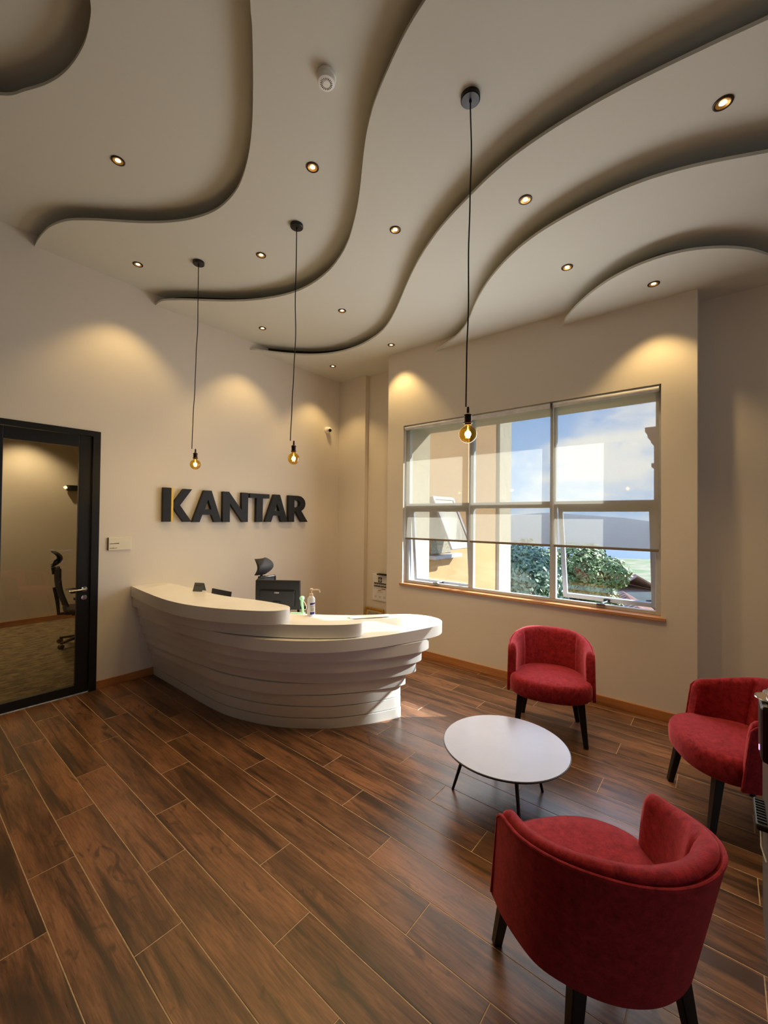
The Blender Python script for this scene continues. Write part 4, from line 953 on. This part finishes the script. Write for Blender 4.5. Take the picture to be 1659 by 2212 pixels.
# ------------------------------------------------------------------ office chairs
def office_chair(loc, rz, lab):
    t = thing('office_chair', lab, 'chair', loc, rz, 'black office chairs')
    b = nb()
    box(b, -0.24, 0.24, -0.22, 0.25, 0.46, 0.53, 0.025); link('seat', b, 'mesh', t)
    b = nb(); n = 9; g = []
    for j in range(9):
        v = j / 8; z = 0.58 + 0.50 * v; row = []
        for i in range(n):
            u = i / (n - 1) * 2 - 1; wd = 0.215 - 0.03 * v
            y = -0.22 - 0.09 * v + 0.05 * u * u - 0.03 * math.sin(v * 3.1)
            row.append((u * wd, y, z))
        g.append(row)
    A = [[b.verts.new(p) for p in r_] for r_ in g]; B = [[b.verts.new((p[0], p[1] - 0.018, p[2])) for p in r_] for r_ in g]
    for j in range(8):
        for i in range(n - 1):
            b.faces.new((A[j][i], A[j][i + 1], A[j + 1][i + 1], A[j + 1][i])); b.faces.new((B[j][i + 1], B[j][i], B[j + 1][i], B[j + 1][i + 1]))
    for j in range(8):
        b.faces.new((A[j][0], A[j + 1][0], B[j + 1][0], B[j][0])); b.faces.new((A[j + 1][-1], A[j][-1], B[j][-1], B[j + 1][-1]))
    for i in range(n - 1):
        b.faces.new((A[0][i + 1], A[0][i], B[0][i], B[0][i + 1])); b.faces.new((A[-1][i], A[-1][i + 1], B[-1][i + 1], B[-1][i]))
    bk = link('backrest', b, 'mesh', t, True)
    b = nb(); pts = [Vector(g[0][0])] + [Vector(g[j][0]) for j in range(9)] + [Vector(g[8][i]) for i in range(n)] + [Vector(g[8 - j][-1]) for j in range(9)] + [Vector(g[0][n - 1 - i]) for i in range(n)]
    clean = []
    for p in pts:
        if not clean or (p - clean[-1]).length > 1e-4: clean.append(p - Vector((0, 0.009, 0)))
    if (clean[0] - clean[-1]).length < 1e-4: clean.pop()
    tube(b, clean, 0.014, 8, closed=True); link('back_frame', b, 'black', bk, True)
    # crescent headrest, hollow towards the front
    b = nb(); rows = []
    for j in range(9):
        v = j / 8 * 2 - 1; row = []
        for i in range(11):
            u = i / 10 * 2 - 1; hw = 0.155 * math.sqrt(max(0.05, 1 - 0.55 * abs(v) ** 2.5))
            row.append(Vector((u * hw, -0.235 - 0.035 * u * u - 0.075 * v * v, 1.215 + 0.098 * v)))
        rows.append(row)
    A = [[b.verts.new(p) for p in r_] for r_ in rows]; B = [[b.verts.new(p + Vector((0, -0.028, 0))) for p in r_] for r_ in rows]
    for j in range(8):
        for i in range(10):
            b.faces.new((A[j][i], A[j][i + 1], A[j + 1][i + 1], A[j + 1][i])); b.faces.new((B[j][i + 1], B[j][i], B[j + 1][i], B[j + 1][i + 1]))
    for j in range(8):
        b.faces.new((A[j][0], A[j + 1][0], B[j + 1][0], B[j][0])); b.faces.new((A[j + 1][-1], A[j][-1], B[j][-1], B[j + 1][-1]))
    for i in range(10):
        b.faces.new((A[0][i + 1], A[0][i], B[0][i], B[0][i + 1])); b.faces.new((A[-1][i], A[-1][i + 1], B[-1][i + 1], B[-1][i]))
    link('headrest', b, 'mesh', t, True)
    b = nb(); tube(b, [(0, -0.335, 1.0), (0, -0.345, 1.10), (0, -0.32, 1.18), (0, -0.285, 1.21)], 0.016, 8); box(b, -0.05, 0.05, -0.36, -0.31, 1.06, 1.10, 0.006); link('headrest_bracket', b, 'black', t)
    b = nb(); tube(b, [(0, -0.10, 0.44), (0, -0.27, 0.45), (0, -0.285, 0.62), (0, -0.32, 0.82)], 0.024, 8); box(b, -0.10, 0.10, -0.13, 0.12, 0.42, 0.46, 0.01); link('tilt_frame', b, 'black', t)
    for s in (-1, 1):
        b = nb(); tube(b, [(s * 0.23, 0.02, 0.47), (s * 0.30, 0.02, 0.50), (s * 0.30, 0.0, 0.67)], 0.016, 8); box(b, s * 0.30 - 0.04, s * 0.30 + 0.04, -0.13, 0.13, 0.67, 0.70, 0.01); link('armrest', b, 'black', t)
    b = nb(); lathe(b, [(0.028, 0.10), (0.028, 0.26), (0.018, 0.265), (0.018, 0.43)], 16); link('gas_column', b, 'black', t)
    for i in range(5):
        a = 2 * math.pi * i / 5 + 0.3; c_, s_ = math.cos(a), math.sin(a)
        b = nb(); bar(b, (0.02 * c_, 0.02 * s_, 0.115), (0.30 * c_, 0.30 * s_, 0.075), 0.05, 0.035, 0.04, 0.025, Vector((-s_, c_, 0))); sp = link('base_arm', b, 'black', t)
        b = nb(); tube(b, [(0.30 * c_ - 0.024 * s_, 0.30 * s_ + 0.024 * c_, 0.031), (0.30 * c_ + 0.024 * s_, 0.30 * s_ - 0.024 * c_, 0.031)], 0.030, 14); link('caster', b, 'rubber', sp)
    return t
office_chair((3.10, 4.03, 0), -2.75, 'black mesh office chair behind the desk, its headrest above the monitor')
office_chair((1.87, 7.05, 0), -1.75, 'black mesh office chair seen through the glass door')

# ------------------------------------------------------------------ things on the desk
mdir = Vector((0.58, -0.81, 0)).normalized()
mo = thing('computer_monitor', 'black computer monitor seen from behind on the desk', 'monitor', (2.70, 3.647, 0.815), math.atan2(mdir.y, mdir.x))
b = nb(); box(b, -0.240, 0.240, -0.022, 0.018, 0.030, 0.335, 0.008)
for v in b.verts:
    pass
link('shell', b, 'screen', mo)
b = nb(); box(b, -0.19, 0.19, -0.045, -0.02, 0.06, 0.235, 0.012); link('back_bulge', b, 'screen', mo)
b = nb(); box(b, -0.232, 0.232, 0.017, 0.020, 0.040, 0.327); link('screen', b, 'dark', mo)
b = nb(); box(b, -0.024, 0.024, -0.0475, -0.044, 0.203, 0.217, 0.0015); lg = link('badge', b, 'silver', mo)
b = nb(); box(b, -0.018, -0.008, -0.0482, -0.047, 0.206, 0.214); box(b, -0.002, 0.004, -0.0482, -0.047, 0.207, 0.213); box(b, 0.008, 0.016, -0.0482, -0.047, 0.207, 0.213); link('badge_mark', b, 'ink', lg)
b = nb(); box(b, -0.04, 0.04, -0.06, -0.03, 0.010, 0.12, 0.006); box(b, -0.12, 0.12, -0.10, 0.09, 0.0005, 0.012, 0.004); link('stand', b, 'screen', mo)

tb2 = thing('tablet_computer', 'slim black tablet edge rising behind the high counter', 'tablet', (2.232, 3.985, 0.9255), math.atan2(-0.36, 0.02))
b = nb(); box(b, -0.17, 0.17, -0.006, 0.006, 0.0, 0.138, 0.004)
for v in b.verts: v.co.y += v.co.z * 0.15
link('body', b, 'screen', tb2)
b = nb(); box(b, -0.10, 0.10, -0.03, 0.03, 0.0, 0.008, 0.002); link('stand', b, 'screen', tb2)

tcx = thing('tent_card', 'small grey folded tent card on the high counter', 'card', (2.135, 4.22, 1.0405), math.radians(-62))
b = nb(); v = [b.verts.new(p) for p in ((-0.055, -0.035, 0), (0.055, -0.035, 0), (0.055, 0.0, 0.085), (-0.055, 0.0, 0.085), (-0.055, 0.035, 0), (0.055, 0.035, 0))]
b.faces.new((v[0], v[1], v[2], v[3])); b.faces.new((v[3], v[2], v[5], v[4]))
bmesh.ops.solidify(b, geom=list(b.faces), thickness=0.0015); link('card', b, 'card', tcx)
b = nb(); box(b, -0.035, 0.030, -0.0165, -0.0145, 0.055, 0.061); 
for v in b.verts: v.co.y = -0.035 + 0.035 * v.co.z / 0.085 - (0.002 if v.co.y < -0.0155 else 0.0005)
link('text_line', b, 'ink', tcx)

ph = thing('headset_stand', 'mint green handset on a stand with looped cord beside the monitor', 'phone', (2.768, 3.369, 0.815), math.radians(-50))
b = nb(); box(b, -0.10, 0.05, -0.045, 0.045, 0.0, 0.018, 0.006); link('base', b, 'mint', ph)
b = nb(); tube(b, [(0.03, 0, 0.015), (0.03, 0, 0.06), (0.022, 0, 0.11), (0.018, 0, 0.165)], 0.012, 10, 0.014); link('post', b, 'mint', ph, True)
b = nb(); lathe(b, [(0.0, 0.195), (0.018, 0.190), (0.026, 0.178), (0.027, 0.165), (0.018, 0.150), (0, 0.147)], 18, (0.020, 0, 0)); link('earpiece', b, 'mint', ph, True)
b = nb(); tube(b, [(0.03, 0, 0.15), (0.055, 0.0, 0.115), (0.068, 0, 0.085), (0.066, 0, 0.062), (0.050, 0, 0.052), (0.034, 0, 0.062)], 0.0035, 8); link('cord', b, 'pump', ph, True)

sb = thing('sanitizer_bottle', 'white pump sanitizer bottle with blue label on the middle counter', 'bottle', (2.512, 2.899, 0.925), math.radians(-42))
b = nb(); lathe(b, [(0.0, 0.0), (0.032, 0.0), (0.0345, 0.004), (0.0345, 0.150), (0.033, 0.160), (0.017, 0.180), (0.014, 0.182), (0, 0.182)], 32); link('bottle_body', b, 'bottle', sb, True)
b = nb(); lathe(b, [(0.016, 0.180), (0.016, 0.200), (0.012, 0.203), (0.006, 0.206), (0.006, 0.225), (0.004, 0.226), (0.004, 0.236), (0.014, 0.238), (0.016, 0.244), (0.010, 0.248), (0, 0.248)], 20); 
tube(b, [(0.0, 0, 0.232), (0.02, 0, 0.236), (0.062, 0, 0.236), (0.072, 0, 0.230), (0.078, 0, 0.210)], 0.0048, 8); link('pump', b, 'pump', sb, True)
def patch(a0, a1, z0, z1, z2, z3, r=0.0349, n=10):
    bm = nb(); A = []; 
    for i in range(n + 1):
        t = i / n; a = a0 + (a1 - a0) * t
        A.append((bm.verts.new((r * math.cos(a), r * math.sin(a), z0 + (z1 - z0) * t)), bm.verts.new((r * math.cos(a), r * math.sin(a), z2 + (z3 - z2) * t))))
    for p, q in zip(A, A[1:]): bm.faces.new((p[0], q[0], q[1], p[1]))
    return bm
a0, a1 = math.radians(-105), math.radians(-12)
lb = link('label', patch(a0, a1, 0.018, 0.018, 0.122, 0.122), 'paper', sb, True)
for args, mm in (((a0, a1, 0.102, 0.112, 0.122, 0.122, 0.0353), 'blue'), ((a0, a1 - 0.25, 0.018, 0.018, 0.040, 0.040, 0.0353), 'blue'), ((a0, a1, 0.083, 0.089, 0.087, 0.093, 0.0353), 'ink'),
                 ((a0 + 0.1, a1 - 0.2, 0.092, 0.098, 0.096, 0.102, 0.0353), 'inklight'), ((a0 + 0.12, a1 - 0.45, 0.045, 0.045, 0.080, 0.080, 0.0353), 'inklight')):
    link('label_print', patch(*args), mm, lb, True)

pp = thing('paper_sheet', 'white sheet of paper lying on the low worktop', 'paper', (3.19, 2.78, 0.8155), math.radians(-34))
b = nb(); box(b, -0.21, 0.21, -0.05, 0.05, 0.0, 0.003); link('sheet', b, 'paper', pp)

# ------------------------------------------------------------------ notice and picture in the alcove
nx = 5.03
nbd = thing('notice_board', 'white notice with black cross emblem hanging in the alcove', 'notice', (nx, 4.165, 0.72))
hy, hz_ = 0.155, 0.205
b = nb(); box(b, -0.016, 0, -hy, hy, -hz_, hz_, 0.002); link('sheet', b, 'paper', nbd)
def nmark(y0, y1, z0, z1, m, d=0.0172, name='print'):      # y measured left to right as read
    bm = nb(); box(bm, -d, -0.0155, -y1, -y0, z0, z1); return link(name, bm, m, nbd)
b = nb(); box(b, -0.0172, -0.0155, -0.036, 0.036, 0.085, 0.165); em = link('emblem', b, 'dark', nbd)
b = nb(); box(b, -0.0180, -0.017, -0.011, 0.011, 0.095, 0.155); box(b, -0.0180, -0.017, -0.027, 0.027, 0.114, 0.136); link('emblem_cross', b, 'paper', em)
nmark(-0.125, 0.125, 0.050, 0.078, 'dark'); nmark(-0.125, 0.125, 0.008, 0.036, 'dark')
rn = random.Random(6)
for z in (0.058, 0.016):
    x = -0.115
    b = nb()
    while x < 0.11:
        l = rn.uniform(0.010, 0.022); box(b, -0.0180, -0.0170, -x - l, -x, z, z + 0.011); x += l + rn.uniform(0.005, 0.016)
    link('text_line', b, 'inklight', nbd)
nmark(-0.115, 0.03, -0.018, -0.010, 'inklight', name='text_line'); nmark(0.03, 0.115, -0.022, -0.008, 'red_ink', name='text_line'); nmark(-0.04, 0.03, -0.048, -0.038, 'red_ink', name='text_line')
nmark(-0.06, 0.06, -0.072, -0.066, 'inklight', name='text_line')
for x in (-0.11, -0.02, 0.07): nmark(x, x + 0.045, -0.140, -0.132, 'inklight', name='text_line'); nmark(x, x + 0.035, -0.158, -0.150, 'inklight', name='text_line')
b = nb(); box(b, -0.07, -0.001, -hy, 0.03, hz_ + 0.002, hz_ + 0.022, 0.004); link('clip_bar', b, 'dark', nbd)

pf = thing('picture_frame', 'small gilt framed picture behind the desk end', 'picture', (4.93, 4.25, 0.0), math.radians(0))
pf.rotation_euler = (0, math.radians(9), 0)
b = nb(); fw_ = 0.03; hy, H = 0.19, 0.40
for a in ((-0.015, 0.01, -hy, -hy + fw_, 0, H), (-0.015, 0.01, hy - fw_, hy, 0, H), (-0.015, 0.01, -hy + fw_, hy - fw_, 0, fw_), (-0.015, 0.01, -hy + fw_, hy - fw_, H - fw_, H)):
    bm = nb(); box(bm, *a, 0.004); link('frame_rail', bm, 'frame_gold', pf)
bm = nb(); box(bm, -0.004, 0.004, -hy + fw_, hy - fw_, fw_, H - fw_); link('mount', bm, 'mount', pf)
bm = nb(); box(bm, -0.006, -0.003, -hy + 0.065, hy - 0.065, 0.065, H - 0.065); link('print', bm, 'picture', pf)
b.free()

# ------------------------------------------------------------------ wall display in the office behind the door
ds = thing('wall_display', 'dark wall-mounted bar on the far wall behind the glass door', 'display', (2.36, 8.9, 2.285))
b = nb(); box(b, -0.285, 0.30, -0.09, -0.02, -0.05, 0.05, 0.006); link('body', b, 'black', ds)
b = nb(); box(b, -0.08, 0.08, -0.03, 0.0, -0.03, 0.03, 0.003); link('wall_bracket', b, 'black', ds)

# ------------------------------------------------------------------ water dispenser at the right edge
wd = thing('water_dispenser', 'black and grey water dispenser cut off at the right edge', 'dispenser', (2.46, -0.375, 0))
b = nb(); box(b, -0.20, 0.16, -0.20, 0.232, 0.0, 1.05, 0.012); link('body', b, 'cabinet', wd)
b = nb(); box(b, -0.165, 0.02, 0.21, 0.254, 0.835, 1.075, 0.02); link('tap_head', b, 'black', wd)
b = nb(); prism(b, [(p.x, p.y) for p in spline([(-0.20, -0.20), (-0.20, 0.10), (-0.16, 0.20), (-0.05, 0.225), (0.05, 0.20), (0.12, 0.10), (0.13, -0.2)], 6)], 1.052, 1.098, 0.008); tp_ = link('top_cover', b, 'beige_top', wd)
b = nb(); q = [(p.x, p.y) for p in spline([(-0.20, -0.20), (-0.20, 0.10), (-0.16, 0.20), (-0.05, 0.225), (0.05, 0.20), (0.12, 0.10), (0.13, -0.2)], 6)]
tube(b, [(x, y, 1.095) for x, y in q], 0.006, 8); link('chrome_rim', b, 'chrome', tp_, True)
b = nb(); lathe(b, [(0.0, 1.076), (0.05, 1.076), (0.062, 1.08), (0.06, 1.084), (0, 1.084)], 28, (-0.07, 0.205, 0)); tl_ = link('head_cover', b, 'beige_top', wd)
b = nb(); tube(b, [(-0.07 + 0.062 * math.cos(i * math.pi / 14), 0.205 + 0.062 * math.sin(i * math.pi / 14), 1.082) for i in range(28)], 0.004, 6, closed=True); link('chrome_rim', b, 'chrome', tl_, True)
b = nb(); box(b, -0.10, -0.085, 0.254, 0.257, 0.865, 0.885, 0.001); link('indicator_light', b, 'led', wd)
b = nb(); box(b, -0.16, 0.06, 0.215, 0.270, 0.560, 0.588, 0.008); tr_ = link('drip_tray', b, 'rubber', wd)
for i in range(9):
    b = nb(); box(b, -0.145 + i * 0.022, -0.135 + i * 0.022, 0.234, 0.264, 0.587, 0.594, 0.001); link('tray_rib', b, 'rubber', tr_)
b = nb(); tube(b, [(-0.10, 0.250, 0.562), (-0.102, 0.250, 0.53), (-0.12, 0.25, 0.48), (-0.15, 0.236, 0.44)], 0.004, 8); link('drain_hose', b, 'white', wd, True)
